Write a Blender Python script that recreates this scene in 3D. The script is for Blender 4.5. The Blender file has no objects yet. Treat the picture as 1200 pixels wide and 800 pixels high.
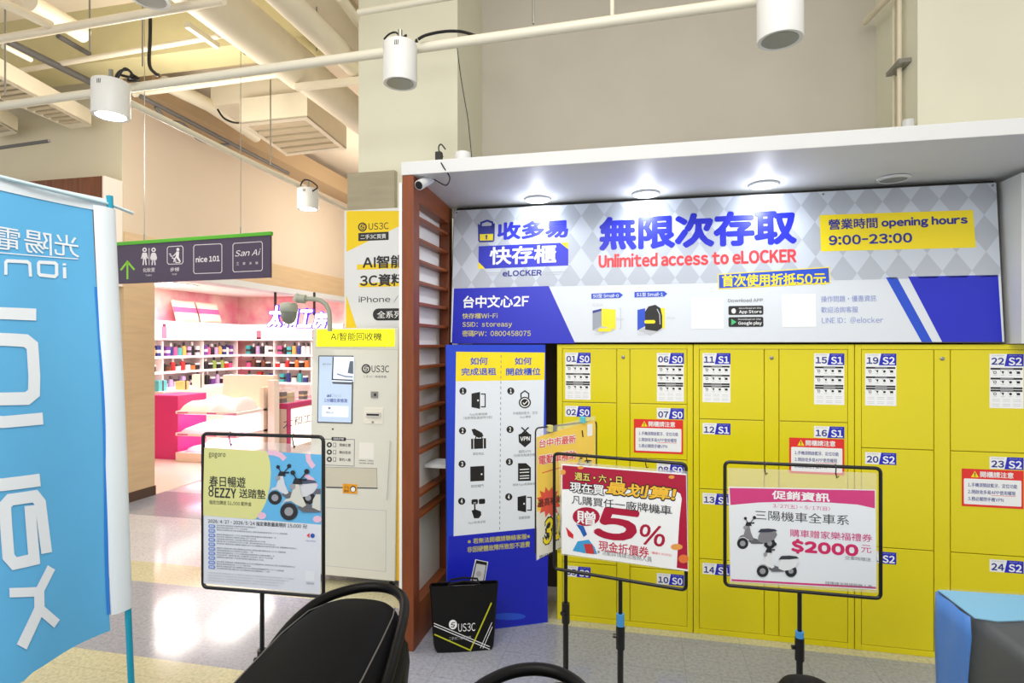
import bpy, math, random
from mathutils import Vector, Matrix
random.seed(7)
SC = bpy.context.scene
COL = SC.collection
R = math.radians

# ------------------------------------------------------------------ camera
FPX, YAW, EYE, CX, CY = 690.0, R(12.55), 1.62, 600.0, 403.0
cd = bpy.data.cameras.new('camera')
cam = bpy.data.objects.new('camera', cd)
COL.objects.link(cam)
cam.location = (0, 0, EYE)
cam.rotation_euler = (R(90), 0, YAW)
cd.sensor_width = 36.0
cd.lens = FPX / 1200 * 36.0
cd.shift_y = (CY - 400) / 1200
cd.clip_start = 0.05
SC.camera = cam

# ------------------------------------------------------------------ exposure, world, big lights
SC.view_settings.view_transform = 'Standard'
SC.view_settings.look = 'None'
SC.view_settings.gamma = 1.0
SC.view_settings.use_curve_mapping = False
SC.view_settings.exposure = 0.17
w = bpy.data.worlds.new('world')
SC.world = w
w.use_nodes = True
bgn = w.node_tree.nodes['Background']
bgn.inputs[0].default_value = (1.0, 0.985, 0.96, 1)
bgn.inputs[1].default_value = 0.85


def area(name, loc, size, power, color=(1, 1, 1), rot=(0, 0, 0)):
    l = bpy.data.lights.new(name, 'AREA')
    l.shape = 'RECTANGLE'
    l.size, l.size_y = size
    l.energy = power
    l.color = color
    o = bpy.data.objects.new(name, l)
    COL.objects.link(o)
    o.location = loc
    o.rotation_euler = rot
    return o


def spot(name, loc, power, angle, color=(1, 1, 1), blend=0.6, radius=0.04, rot=(0, 0, 0)):
    l = bpy.data.lights.new(name, 'SPOT')
    l.energy = power
    l.color = color
    l.spot_size = R(angle)
    l.spot_blend = blend
    l.shadow_soft_size = radius
    o = bpy.data.objects.new(name, l)
    COL.objects.link(o)
    o.location = loc
    o.rotation_euler = rot
    return o


def globe(name, loc, power, color, radius=.35):
    l = bpy.data.lights.new(name, 'POINT')
    l.energy = power
    l.color = color
    l.shadow_soft_size = radius
    o = bpy.data.objects.new(name, l)
    COL.objects.link(o)
    o.location = loc
    return o


area('corridor_ceiling_lamp', (0.2, 0.2, 4.5), (3.2, 2.2), 95, (1.0, 0.985, 0.96))
globe('corridor_fill_light', (-1.0, -0.6, 3.6), 115, (1.0, 0.98, 0.93))  # this and the next two: unseen point lights added to brighten ceiling and walls
globe('corridor_fill_light', (-3.7, 4.0, 3.3), 64, (1.0, 0.93, 0.83))
globe('corridor_fill_light', (-3.4, 8.2, 3.2), 98, (1.0, 0.93, 0.82))
area('shop_ceiling_lamp', (-6.5, 8.2, 2.52), (2.0, 2.8), 45, (1.0, 0.94, 0.92))
spot('pendant_beam', (-3.05, 3.06, 2.90), 60, 110, (1.0, 0.95, 0.88))
spot('pendant_beam', (-3.0, 5.35, 2.83), 60, 110, (1.0, 0.93, 0.82))

# ------------------------------------------------------------------ projection helpers (pixel -> point of the place)
ca, sa = math.cos(YAW), math.sin(YAW)


def ray(px, py):
    u, v = (px - CX) / FPX, (CY - py) / FPX
    return Vector((u * ca - sa, ca + u * sa, v))


def at_d(px, py, d):
    return Vector((0, 0, EYE)) + ray(px, py) * d


def onY(px, py, Y):
    r = ray(px, py)
    return at_d(px, py, Y / r.y)


def onX(px, py, X):
    r = ray(px, py)
    return at_d(px, py, X / r.x)


def onZ(px, py, Z):
    r = ray(px, py)
    return at_d(px, py, (Z - EYE) / r.z)


# ------------------------------------------------------------------ materials
MC = {}


def lin(c):
    c /= 255.0
    return c / 12.92 if c <= 0.04045 else ((c + 0.055) / 1.055) ** 2.4


def mat(rgb, rough=0.5, metal=0.0, emit=0.0, var=0.0, scale=6.0, bump=0.0, alpha=1.0, stretch=None, coat=0.0, spec=0.5):
    key = (tuple(rgb), rough, metal, emit, var, scale, bump, alpha, stretch, coat, spec)
    if key in MC:
        return MC[key]
    m = bpy.data.materials.new('surface_%d_%d_%d' % tuple(int(c) for c in rgb))
    m.use_nodes = True
    nt = m.node_tree
    b = nt.nodes['Principled BSDF']
    col = (lin(rgb[0]), lin(rgb[1]), lin(rgb[2]), 1)
    b.inputs['Base Color'].default_value = col
    b.inputs['Roughness'].default_value = rough
    b.inputs['Metallic'].default_value = metal
    b.inputs['Specular IOR Level'].default_value = spec
    if coat:
        b.inputs['Coat Weight'].default_value = coat
        b.inputs['Coat Roughness'].default_value = 0.08
    if emit:
        b.inputs['Emission Color'].default_value = col
        b.inputs['Emission Strength'].default_value = emit
    if var or bump:
        tc = nt.nodes.new('ShaderNodeTexCoord')
        mp = nt.nodes.new('ShaderNodeMapping')
        if stretch:
            mp.inputs['Scale'].default_value = stretch
        nz = nt.nodes.new('ShaderNodeTexNoise')
        nz.inputs['Scale'].default_value = scale
        nz.inputs['Detail'].default_value = 5
        nt.links.new(tc.outputs['Object'], mp.inputs[0])
        nt.links.new(mp.outputs[0], nz.inputs[0])
        if var:
            cr = nt.nodes.new('ShaderNodeValToRGB')
            cr.color_ramp.elements[0].position = 0.3
            cr.color_ramp.elements[1].position = 0.7
            cr.color_ramp.elements[0].color = tuple(max(0, c * (1 - var)) for c in col[:3]) + (1,)
            cr.color_ramp.elements[1].color = tuple(min(1, c * (1 + var)) for c in col[:3]) + (1,)
            nt.links.new(nz.outputs[0], cr.inputs[0])
            nt.links.new(cr.outputs[0], b.inputs['Base Color'])
        if bump:
            bp = nt.nodes.new('ShaderNodeBump')
            bp.inputs['Strength'].default_value = bump
            bp.inputs['Distance'].default_value = 0.01
            nt.links.new(nz.outputs[0], bp.inputs['Height'])
            nt.links.new(bp.outputs[0], b.inputs['Normal'])
    if alpha < 1:
        tr = nt.nodes.new('ShaderNodeBsdfTransparent')
        mx = nt.nodes.new('ShaderNodeMixShader')
        out = nt.nodes['Material Output']
        mx.inputs[0].default_value = alpha
        nt.links.new(tr.outputs[0], mx.inputs[1])
        nt.links.new(b.outputs[0], mx.inputs[2])
        nt.links.new(mx.outputs[0], out.inputs[0])
    MC[key] = m
    return m


def floor_material():
    m = bpy.data.materials.new('vinyl_floor_tiles')
    m.use_nodes = True
    nt = m.node_tree
    N, L = nt.nodes.new, nt.links.new
    b = nt.nodes['Principled BSDF']
    geo = N('ShaderNodeNewGeometry')
    sep = N('ShaderNodeSeparateXYZ')
    L(geo.outputs['Position'], sep.inputs[0])
    mr = N('ShaderNodeMapRange')
    mr.inputs['From Min'].default_value = -4
    mr.inputs['From Max'].default_value = 12
    L(sep.outputs['Y'], mr.inputs['Value'])
    cr = N('ShaderNodeValToRGB')
    cr.color_ramp.interpolation = 'CONSTANT'
    e = cr.color_ramp.elements
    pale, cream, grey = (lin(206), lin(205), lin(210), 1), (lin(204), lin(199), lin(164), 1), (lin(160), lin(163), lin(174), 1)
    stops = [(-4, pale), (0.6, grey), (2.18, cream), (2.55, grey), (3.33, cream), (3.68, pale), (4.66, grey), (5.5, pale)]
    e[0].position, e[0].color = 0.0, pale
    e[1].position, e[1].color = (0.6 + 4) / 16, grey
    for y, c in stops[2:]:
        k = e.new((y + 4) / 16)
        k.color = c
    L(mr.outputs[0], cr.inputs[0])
    # speckle of the vinyl
    nz = N('ShaderNodeTexNoise')
    nz.inputs['Scale'].default_value = 55
    nz.inputs['Detail'].default_value = 6
    nz.inputs['Roughness'].default_value = 0.75
    L(geo.outputs['Position'], nz.inputs[0])
    sp = N('ShaderNodeValToRGB')
    sp.color_ramp.elements[0].position = 0.36
    sp.color_ramp.elements[0].color = (0.68, 0.70, 0.74, 1)
    sp.color_ramp.elements[1].position = 0.56
    sp.color_ramp.elements[1].color = (1, 1, 1, 1)
    L(nz.outputs[0], sp.inputs[0])
    mx = N('ShaderNodeMix')
    mx.data_type = 'RGBA'
    mx.blend_type = 'MULTIPLY'
    mx.inputs[0].default_value = 1.0
    L(cr.outputs[0], mx.inputs[6])
    L(sp.outputs[0], mx.inputs[7])
    # joints between tiles
    br = N('ShaderNodeTexBrick')
    br.offset = 0.0
    br.inputs['Scale'].default_value = 1.0
    br.inputs['Brick Width'].default_value = 0.305
    br.inputs['Row Height'].default_value = 0.305
    br.inputs['Mortar Size'].default_value = 0.0016
    br.inputs['Color1'].default_value = (1, 1, 1, 1)
    br.inputs['Color2'].default_value = (0.93, 0.93, 0.94, 1)
    br.inputs['Mortar'].default_value = (0.62, 0.62, 0.64, 1)
    mp = N('ShaderNodeMapping')
    mp.inputs['Location'].default_value = (0.1, 0.025, 0)
    L(geo.outputs['Position'], mp.inputs[0])
    L(mp.outputs[0], br.inputs[0])
    m2 = N('ShaderNodeMix')
    m2.data_type = 'RGBA'
    m2.blend_type = 'MULTIPLY'
    m2.inputs[0].default_value = 0.8
    L(mx.outputs[2], m2.inputs[6])
    L(br.outputs[0], m2.inputs[7])
    L(m2.outputs[2], b.inputs['Base Color'])
    b.inputs['Roughness'].default_value = 0.11
    b.inputs['Specular IOR Level'].default_value = 0.5
    return m


def wallpaper_material():
    m = bpy.data.materials.new('pink_watercolour_wallpaper')
    m.use_nodes = True
    nt = m.node_tree
    b = nt.nodes['Principled BSDF']
    geo = nt.nodes.new('ShaderNodeNewGeometry')
    nz = nt.nodes.new('ShaderNodeTexNoise')
    nz.inputs['Scale'].default_value = 1.6
    nz.inputs['Detail'].default_value = 5
    cr = nt.nodes.new('ShaderNodeValToRGB')
    e = cr.color_ramp.elements
    e[0].position, e[0].color = 0.40, (lin(240), lin(150), lin(170), 1)
    e[1].position, e[1].color = 0.58, (lin(250), lin(214), lin(206), 1)
    nt.links.new(geo.outputs['Position'], nz.inputs[0])
    nt.links.new(nz.outputs[0], cr.inputs[0])
    nt.links.new(cr.outputs[0], b.inputs['Base Color'])
    b.inputs['Roughness'].default_value = 0.7
    return m


WHITE = mat((214, 217, 218), 0.5, var=0.015)
CREAM_WALL = mat((226, 226, 206), 0.7, var=0.03, scale=2.0, bump=0.05)
NICHE_WALL = mat((204, 200, 188), 0.8, var=0.05, scale=1.5, bump=0.08)
BEIGE_WALL = mat((213, 197, 177), 0.7, var=0.02, scale=1.5)
GREY_WALL = mat((214, 206, 180), 0.8, var=0.03, scale=1.2)
CEIL = mat((240, 226, 204), 0.8, var=0.03, scale=1.0)
CONCRETE = mat((196, 186, 140), 0.85, var=0.08, scale=2.5, bump=0.1)
STONE = mat((206, 178, 140), 0.4, var=0.06, scale=3.0, stretch=(1, 1, 9))
STONE_GREY = mat((168, 160, 136), 0.4, var=0.07, scale=5.0, stretch=(1, 1, 6))
WOODBOARD = mat((112, 62, 26), 0.5, var=0.35, scale=4.0, stretch=(9, 9, 0.5))
WOOD = mat((128, 64, 28), 0.38, var=0.14, scale=7.0, stretch=(5, 5, 0.6))
WOOD_Y = mat((138, 72, 34), 0.38, var=0.14, scale=7.0, stretch=(5, 0.6, 5))
BASEBROWN = mat((78, 56, 44), 0.5)
PIPE = mat((230, 220, 196), 0.5, var=0.03)
PIPE_W = mat((226, 222, 204), 0.45)
DARKPIPE = mat((92, 90, 88), 0.5)
STEEL = mat((150, 150, 145), 0.35, 0.8)
BLACK = mat((14, 14, 15), 0.45)
BLACKM = mat((18, 18, 20), 0.35)
RUBBER = mat((20, 20, 22), 0.8)
YELLOW = mat((224, 211, 2), 0.28, var=0.012, scale=1.2, coat=0.15)
YELLOW_D = mat((205, 186, 0), 0.4)
CANW = mat((222, 224, 222), 0.4)
KIOSK = mat((222, 223, 214), 0.4, var=0.01)
I_WHITE = mat((240, 243, 245), 0.45)
I_BLUE = mat((22, 34, 188), 0.4)
I_BLUE2 = mat((26, 74, 200), 0.4)
I_NAVY = mat((36, 44, 140), 0.45)
I_YEL = mat((245, 222, 20), 0.4)
I_RED = mat((226, 44, 40), 0.4)
I_BLACK = mat((22, 22, 24), 0.5)
I_GREY = mat((120, 124, 130), 0.5)
I_LGREY = mat((186, 190, 196), 0.5)
I_MAG = mat((205, 60, 125), 0.45)
I_CRIM = mat((172, 22, 58), 0.42)
SLEEVE = mat((238, 238, 236), 0.12, alpha=0.30)


# ------------------------------------------------------------------ mesh building
MW = {}


class MB:
    def __init__(s):
        s.v, s.f, s.mi, s.mats = [], [], [], []

    def m(s, mt):
        if mt not in s.mats:
            s.mats.append(mt)
        return s.mats.index(mt)

    def face(s, pts, mt):
        i = len(s.v)
        s.v += [Vector(p) for p in pts]
        s.f.append(list(range(i, i + len(pts))))
        s.mi.append(s.m(mt))

    def mesh(s, vs, fs, mt):
        i = len(s.v)
        s.v += [Vector(p) for p in vs]
        k = s.m(mt)
        for f in fs:
            s.f.append([i + a for a in f])
            s.mi.append(k)

    def hexa(s, p, mt):  # 8 points: bottom 4 counter-clockwise then top 4
        s.mesh(p, [(3, 2, 1, 0), (4, 5, 6, 7), (0, 1, 5, 4), (1, 2, 6, 5), (2, 3, 7, 6), (3, 0, 4, 7)], mt)
        return s

    def box(s, x0, x1, y0, y1, z0, z1, mt):
        return s.hexa([(x0, y0, z0), (x1, y0, z0), (x1, y1, z0), (x0, y1, z0),
                       (x0, y0, z1), (x1, y0, z1), (x1, y1, z1), (x0, y1, z1)], mt)

    def pbox(s, P, u0, u1, v0, v1, w0, w1, mt):  # box in a plane's own axes
        c = [P.W(u, v, w_) for v in (v0, v1) for (u, w_) in ((u0, w1), (u1, w1), (u1, w0), (u0, w0))]
        return s.hexa(c, mt)

    def tube(s, pts, r, mt, n=10, closed=False, r1=None):
        pts = [Vector(p) for p in pts]
        rings = []
        N = len(pts)
        ref = None
        for i, p in enumerate(pts):
            a = pts[(i - 1) % N] if (closed or i > 0) else p
            b = pts[(i + 1) % N] if (closed or i < N - 1) else p
            t = (b - a).normalized()
            if ref is None:
                ref = Vector((0, 0, 1)) if abs(t.z) < 0.9 else Vector((1, 0, 0))
            x = (ref - t * ref.dot(t)).normalized()
            ref = x
            y = t.cross(x)
            rr = r if r1 is None else r + (r1 - r) * i / max(1, N - 1)
            rings.append([p + (x * math.cos(2 * math.pi * k / n) + y * math.sin(2 * math.pi * k / n)) * rr for k in range(n)])
        vs = [q for g in rings for q in g]
        fs = []
        M = N if closed else N - 1
        for i in range(M):
            j = (i + 1) % N
            for k in range(n):
                fs.append((i * n + k, i * n + (k + 1) % n, j * n + (k + 1) % n, j * n + k))
        if not closed:
            fs.append(tuple(reversed(range(n))))
            fs.append(tuple((N - 1) * n + k for k in range(n)))
        s.mesh(vs, fs, mt)
        return s

    def lathe(s, c, prof, mt, n=20, axis=None):
        c = Vector(c)
        ax = Vector((0, 0, 1)) if axis is None else Vector(axis).normalized()
        t = Vector((1, 0, 0)) if abs(ax.x) < 0.9 else Vector((0, 1, 0))
        x = (t - ax * t.dot(ax)).normalized()
        y = ax.cross(x)
        vs, fs = [], []
        for (r, h) in prof:
            for k in range(n):
                a = 2 * math.pi * k / n
                vs.append(c + ax * h + (x * math.cos(a) + y * math.sin(a)) * r)
        for i in range(len(prof) - 1):
            for k in range(n):
                fs.append((i * n + k, i * n + (k + 1) % n, (i + 1) * n + (k + 1) % n, (i + 1) * n + k))
        fs.append(tuple(reversed(range(n))))
        fs.append(tuple((len(prof) - 1) * n + k for k in range(n)))
        s.mesh(vs, fs, mt)
        return s

    def loft(s, rings, mt, closed=True, caps=True):
        n = len(rings[0])
        vs = [p for r in rings for p in r]
        fs = []
        for i in range(len(rings) - 1):
            for k in range(n if closed else n - 1):
                fs.append((i * n + k, i * n + (k + 1) % n, (i + 1) * n + (k + 1) % n, (i + 1) * n + k))
        if caps and closed:
            fs.append(tuple(reversed(range(n))))
            fs.append(tuple((len(rings) - 1) * n + k for k in range(n)))
        s.mesh(vs, fs, mt)
        return s

    def build(s, name, parent=None, smooth=False, bevel=0.0, sub=0):
        me = bpy.data.meshes.new(name)
        inv = MW[parent.name].inverted() if parent else None
        me.from_pydata([(inv @ v if inv else v) for v in s.v], [], s.f)
        for m_ in s.mats:
            me.materials.append(m_)
        me.polygons.foreach_set('material_index', s.mi)
        if smooth:
            me.polygons.foreach_set('use_smooth', [True] * len(s.f))
        me.update()
        o = bpy.data.objects.new(name, me)
        COL.objects.link(o)
        MW[o.name] = MW[parent.name] if parent else Matrix.Identity(4)
        if parent:
            o.parent = parent
        if bevel:
            b = o.modifiers.new('bevel', 'BEVEL')
            b.width = bevel
            b.segments = 2
            b.limit_method = 'ANGLE'
            b.angle_limit = R(40)
        if sub:
            q = o.modifiers.new('smooth', 'SUBSURF')
            q.levels = q.render_levels = sub
        if smooth and not sub:
            try:
                me.set_sharp_from_angle(angle=R(45))
            except Exception:
                pass
        return o


def tag(o, label=None, cat=None, group=None, kind=None):
    if label: o['label'] = label
    if cat: o['category'] = cat
    if group: o['group'] = group
    if kind: o['kind'] = kind
    return o


def thing(name, label, cat, loc, rz=0.0, group=None):
    o = bpy.data.objects.new(name, None)
    COL.objects.link(o)
    o.location = loc
    o.rotation_euler = (0, 0, rz)
    o.empty_display_size = 0.1
    MW[o.name] = Matrix.Translation(Vector(loc)) @ Matrix.Rotation(rz, 4, 'Z')
    return tag(o, label, cat, group)


def struct(name, mb, **k):
    return tag(mb.build(name, **k), kind='structure')


def solo(name, mb, label, cat, group=None, **k):
    """one-mesh thing whose origin is put at the middle of its base"""
    lo = [min(v[i] for v in mb.v) for i in range(3)]
    hi = [max(v[i] for v in mb.v) for i in range(3)]
    c = Vector(((lo[0] + hi[0]) / 2, (lo[1] + hi[1]) / 2, lo[2]))
    mb.v = [v - c for v in mb.v]
    o = mb.build(name, **k)
    o.location = c
    MW[o.name] = Matrix.Translation(c)
    return tag(o, label, cat, group)


def copy_tree(o, parent=None):
    c = o.copy()
    COL.objects.link(c)
    MW[c.name] = MW[o.name]
    if parent:
        c.parent = parent
    for ch in list(o.children):
        copy_tree(ch, c)
    return c


# ------------------------------------------------------------------ lettering
TCACHE = {}
GLYPHS = {}


def glyph(ch):
    """outline of one character (latin in its full-width form, so all lettering shares one face)"""
    if ch in GLYPHS:
        return GLYPHS[ch]
    if ch in 'Iil':          # plain upright strokes
        top = max(v[1] for v in glyph({'I': 'H', 'i': 'x', 'l': 'd'}[ch])[0])
        h = glyph('H')[0]
        y0 = min(v[1] for v in h)
        wd = .085 * (max(v[1] for v in h) - y0) / .73
        vs, fs = [(0, y0), (wd, y0), (wd, top), (0, top)], [(0, 1, 2, 3)]
        if ch == 'i':
            t2 = max(v[1] for v in glyph('d')[0])
            vs += [(-.1 * wd, t2 - 1.2 * wd), (1.1 * wd, t2 - 1.2 * wd), (1.1 * wd, t2), (-.1 * wd, t2)]
            fs.append((4, 5, 6, 7))
        GLYPHS[ch] = (vs, fs)
        return GLYPHS[ch]
    cu = bpy.data.curves.new('t', 'FONT')
    cu.body = chr(ord(ch) + 0xFEE0) if 33 <= ord(ch) <= 126 else ch
    cu.size = 1.0
    cu.resolution_u = 3
    ob = bpy.data.objects.new('t', cu)
    me = ob.to_mesh()
    vs = [(v.co.x, v.co.y) for v in me.vertices]
    fs = [tuple(p.vertices) for p in me.polygons]
    ob.to_mesh_clear()
    bpy.data.objects.remove(ob)
    bpy.data.curves.remove(cu)
    if ch in '-/~':
        vs = [(a * .5, b) for a, b in vs]
    GLYPHS[ch] = (vs, fs)
    return GLYPHS[ch]


_a = [v[0] for v in glyph('中')[0]]
EM = (max(_a) - min(_a)) / 0.82


def text_mesh(s, bold):
    if s in TCACHE:
        return TCACHE[s]
    V, F = [], []
    pen = 0.0
    for ch in s:
        if ch == ' ':
            pen += .26 * EM
            continue
        vs, fs = glyph(ch)
        if not vs:
            pen += .5 * EM
            continue
        x0, x1 = min(v[0] for v in vs), max(v[0] for v in vs)
        if ord(ch) < 128:
            off, adv = pen - x0 + .062 * EM, x1 - x0 + .125 * EM
        else:
            off, adv = pen, EM
        k = len(V)
        V += [(a + off, b) for a, b in vs]
        F += [tuple(k + q for q in f) for f in fs]
        pen += adv
    if V:
        x0, x1 = min(a for a, _ in V), max(a for a, _ in V)
        y0, y1 = min(b for _, b in V), max(b for _, b in V)
        V = [((a - x0) / max(1e-6, x1 - x0), (b - y0) / max(1e-6, y1 - y0)) for a, b in V]
    TCACHE[s] = (V, F)
    return TCACHE[s]


class Plane:
    """a flat face in the place: origin, horizontal axis, up axis, outward normal"""

    def __init__(s, a, b, up=(0, 0, 1)):
        s.o = Vector(a)
        s.x = (Vector(b) - s.o).normalized()
        up = Vector(up)
        s.y = (up - s.x * up.dot(s.x)).normalized()
        s.n = s.x.cross(s.y)

    def W(s, u, v, w_=0.0):
        return s.o + s.x * u + s.y * v + s.n * w_

    def L(s, px, py):
        r = ray(px, py)
        e = Vector((0, 0, EYE)) - s.o
        t = -e.dot(s.n) / r.dot(s.n)
        q = e + r * t
        return q.dot(s.x), q.dot(s.y)


def clip_rect(poly, x0, x1, y0, y1):
    for ax, lim, sg in ((0, x0, 1), (0, x1, -1), (1, y0, 1), (1, y1, -1)):
        out = []
        for i in range(len(poly)):
            a, b = poly[i - 1], poly[i]
            ia, ib = sg * (a[ax] - lim) >= 0, sg * (b[ax] - lim) >= 0
            if ia != ib:
                t = (lim - a[ax]) / (b[ax] - a[ax])
                out.append((a[0] + t * (b[0] - a[0]), a[1] + t * (b[1] - a[1])))
            if ib:
                out.append(b)
        poly = out
        if not poly:
            return []
    return poly


class Print(MB):
    """ink printed on a Plane; layer n lies n * 0.3 mm above the face"""

    def __init__(s, P, step=0.0003, warp=None):
        super().__init__()
        s.P, s.step, s.warp, s.clip = P, step, warp, None

    def q(s, u, v, lay):
        w_ = s.step * lay
        if s.warp:
            w_ += s.warp(u, v)
        return s.P.W(u, v, w_)

    def upoly(s, pts, mt, lay=1):
        if s.clip:
            pts = clip_rect(list(pts), *s.clip)
            if len(pts) < 3:
                return
        s.face([s.q(u, v, lay) for u, v in pts], mt)

    def poly(s, pts, mt, lay=1):
        s.upoly([s.P.L(*p) for p in pts], mt, lay)

    def rect(s, x0, x1, yt, yb, mt, lay=1, rad=0.0):
        u0, vt = s.P.L(x0, yt)
        _, vb = s.P.L(x0, yb)
        u1 = s.P.L(x1, (yt + yb) / 2)[0]
        s.urect(u0, u1, vb, vt, mt, lay, rad)

    def urect(s, u0, u1, v0, v1, mt, lay=1, rad=0.0):
        if rad <= 0:
            s.upoly([(u0, v0), (u1, v0), (u1, v1), (u0, v1)], mt, lay)
            return
        r = min(rad, abs(u1 - u0) / 2, abs(v1 - v0) / 2)
        pts = []
        for cx, cy, a0 in ((u1 - r, v0 + r, -90), (u1 - r, v1 - r, 0), (u0 + r, v1 - r, 90), (u0 + r, v0 + r, 180)):
            for k in range(5):
                a = R(a0 + 22.5 * k)
                pts.append((cx + r * math.cos(a), cy + r * math.sin(a)))
        s.upoly(pts, mt, lay)

    def oval(s, cx, cy, rx, ry, mt, lay=1, n=20):
        s.poly([(cx + rx * math.cos(2 * math.pi * k / n), cy - ry * math.sin(2 * math.pi * k / n)) for k in range(n)], mt, lay)

    def stroke(s, pts, wd, mt, lay=1, piece=None):
        """polyline in pixels, wd in pixels"""
        if piece:
            fine = [pts[0]]
            for a, b in zip(pts, pts[1:]):
                L_ = math.hypot(b[0] - a[0], b[1] - a[1])
                k = max(1, int(L_ / piece))
                fine += [(a[0] + (b[0] - a[0]) * j / k, a[1] + (b[1] - a[1]) * j / k) for j in range(1, k + 1)]
            pts = fine
        n = len(pts)
        closed = n > 2 and pts[0] == pts[-1]
        lft, rgt = [], []
        for i in range(n):
            a = pts[i - 1] if i > 0 else (pts[-2] if closed else pts[i])
            b = pts[i + 1] if i < n - 1 else (pts[1] if closed else pts[i])
            d1 = (pts[i][0] - a[0], pts[i][1] - a[1])
            d2 = (b[0] - pts[i][0], b[1] - pts[i][1])
            l1, l2 = math.hypot(*d1), math.hypot(*d2)
            if l1 < 1e-9: d1, l1 = d2, l2
            if l2 < 1e-9: d2, l2 = d1, l1
            n1, n2 = (-d1[1] / l1, d1[0] / l1), (-d2[1] / l2, d2[0] / l2)
            mx, my = n1[0] + n2[0], n1[1] + n2[1]
            q = max(0.35, (mx * mx + my * my) / 2)
            mx, my = mx / q * wd / 2, my / q * wd / 2
            lft.append((pts[i][0] + mx, pts[i][1] + my))
            rgt.append((pts[i][0] - mx, pts[i][1] - my))
        for i in range(n - 1):
            s.poly([lft[i], rgt[i], rgt[i + 1], lft[i + 1]], mt, lay)

    def utext(s, t, u0, u1, v0, v1, mt, bold=0.0, lay=2, flip=False, slant=0.0):
        vs, fs = text_mesh(t, 0.0)
        if not vs:
            return
        if all(ord(c) < 128 for c in t): bold *= 2.1
        e = bold * (v1 - v0)
        u0, u1, v0, v1 = u0 + e, u1 - e, v0 + e, v1 - e
        h = v1 - v0
        n = 0 if bold <= 0 else (4 if bold < .02 else 8)
        offs = [(0, 0)] if n == 0 else [(e * math.cos(2 * math.pi * (k + .5) / n), e * math.sin(2 * math.pi * (k + .5) / n)) for k in range(n)]
        for k, (du, dv) in enumerate(offs):
            out = []
            for a, b in vs:
                if flip: a = 1 - a
                out.append(s.q(u0 + du + a * (u1 - u0) + slant * h * (b - 0.5), v0 + dv + b * h, lay + .1 * k))
            s.mesh(out, fs, mt)

    def text(s, t, x0, x1, yt, yb, mt, bold=0.0, lay=2, flip=False, slant=0.0):
        u0, vt = s.P.L(x0, yt)
        _, vb = s.P.L(x0, yb)
        u1 = s.P.L(x1, (yt + yb) / 2)[0]
        s.utext(t, u0, u1, vb, vt, mt, bold, lay, flip, slant)


def curve_pts(pts, n=6):
    pts = [Vector(p) for p in pts]
    out = []
    for i in range(len(pts) - 1):
        p0, p1, p2, p3 = pts[max(0, i - 1)], pts[i], pts[i + 1], pts[min(len(pts) - 1, i + 2)]
        for k in range(n):
            u = k / n
            out.append(.5 * ((2 * p1) + (p2 - p0) * u + (2 * p0 - 5 * p1 + 4 * p2 - p3) * u * u + (3 * p1 - p0 - 3 * p2 + p3) * u ** 3))
    out.append(pts[-1])
    return out


def ring_pts(P, u0, u1, v0, v1, rad, w_=0.0):
    pts = []
    for cx, cy, a0 in ((u1 - rad, v0 + rad, -90), (u1 - rad, v1 - rad, 0), (u0 + rad, v1 - rad, 90), (u0 + rad, v0 + rad, 180)):
        for k in range(5):
            a = R(a0 + 22.5 * k)
            pts.append(P.W(cx + rad * math.cos(a), cy + rad * math.sin(a), w_))
    return pts


# ==================================================================== THE SETTING
LY = 3.445           # front of the lockers
ZC = 4.6             # ceiling slab
PX0, PX1, PY = -2.026, -1.271, 3.95      # big pillar
NX1, NY = 1.597, 4.6
SX = -5.13           # shop front
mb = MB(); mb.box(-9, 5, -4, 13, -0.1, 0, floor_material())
struct('floor', mb)
mb = MB(); mb.box(-9, 5, -1.5, 13, ZC, ZC + 0.2, CEIL)
struct('ceiling', mb)
mb = MB(); mb.box(PX1, NX1, NY, NY + 0.15, 0, ZC, NICHE_WALL)
struct('wall_back', mb)
mb = MB(); mb.box(PX0, PX1, PY, NY + 0.15, 0, ZC, CREAM_WALL)
struct('wall_pillar', mb)
mb = MB(); mb.box(NX1, 4.0, PY, NY + 0.15, 0, ZC, CREAM_WALL)
struct('wall_right', mb)
mb = MB(); mb.box(-2.088, -1.724, 3.9, 3.949, 0, 2.855, STONE_GREY)
struct('trim_1', mb)
# left: beige wall above the shop, its return, header and stone pier
mb = MB(); mb.box(SX - 0.25, SX, 4.96, 12.0, 2.76, 4.1, BEIGE_WALL)
struct('wall_left', mb)
mb = MB(); mb.box(-9, SX - 0.001, 4.945, 4.959, 2.2, ZC, GREY_WALL)
struct('wall_left_return', mb)
mb = MB(); mb.box(SX - 0.25, SX + 0.01, 4.96, 12.0, 2.45, 2.76, STONE)
struct('trim_2', mb)
mb = MB(); mb.box(SX - 0.25, SX + 0.012, 5.36, 12.0, 2.37, 2.449, WHITE)
struct('trim_3', mb)
mb = MB(); mb.box(SX - 0.25, SX, 4.96, 5.35, 0.1, 2.449, STONE)
struct('wall_shop_pier', mb)
mb = MB(); mb.box(SX - 0.26, SX + 0.008, 4.952, 5.358, 0, 0.1, BASEBROWN)
struct('baseboard_left', mb)
mb = MB()
mb.box(-9, SX - 0.02, 4.74, 4.944, 2.2, 3.26, WOODBOARD)
mb.box(SX - 0.02, SX, 4.738, 4.944, 2.2, 3.262, mat((236, 222, 214), 0.6))
struct('trim_4', mb)
mb = MB(); mb.box(-9, SX - 0.25, 4.98, 5.05, 0, 2.2, GREY_WALL)
struct('wall_shop_front', mb)
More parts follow.
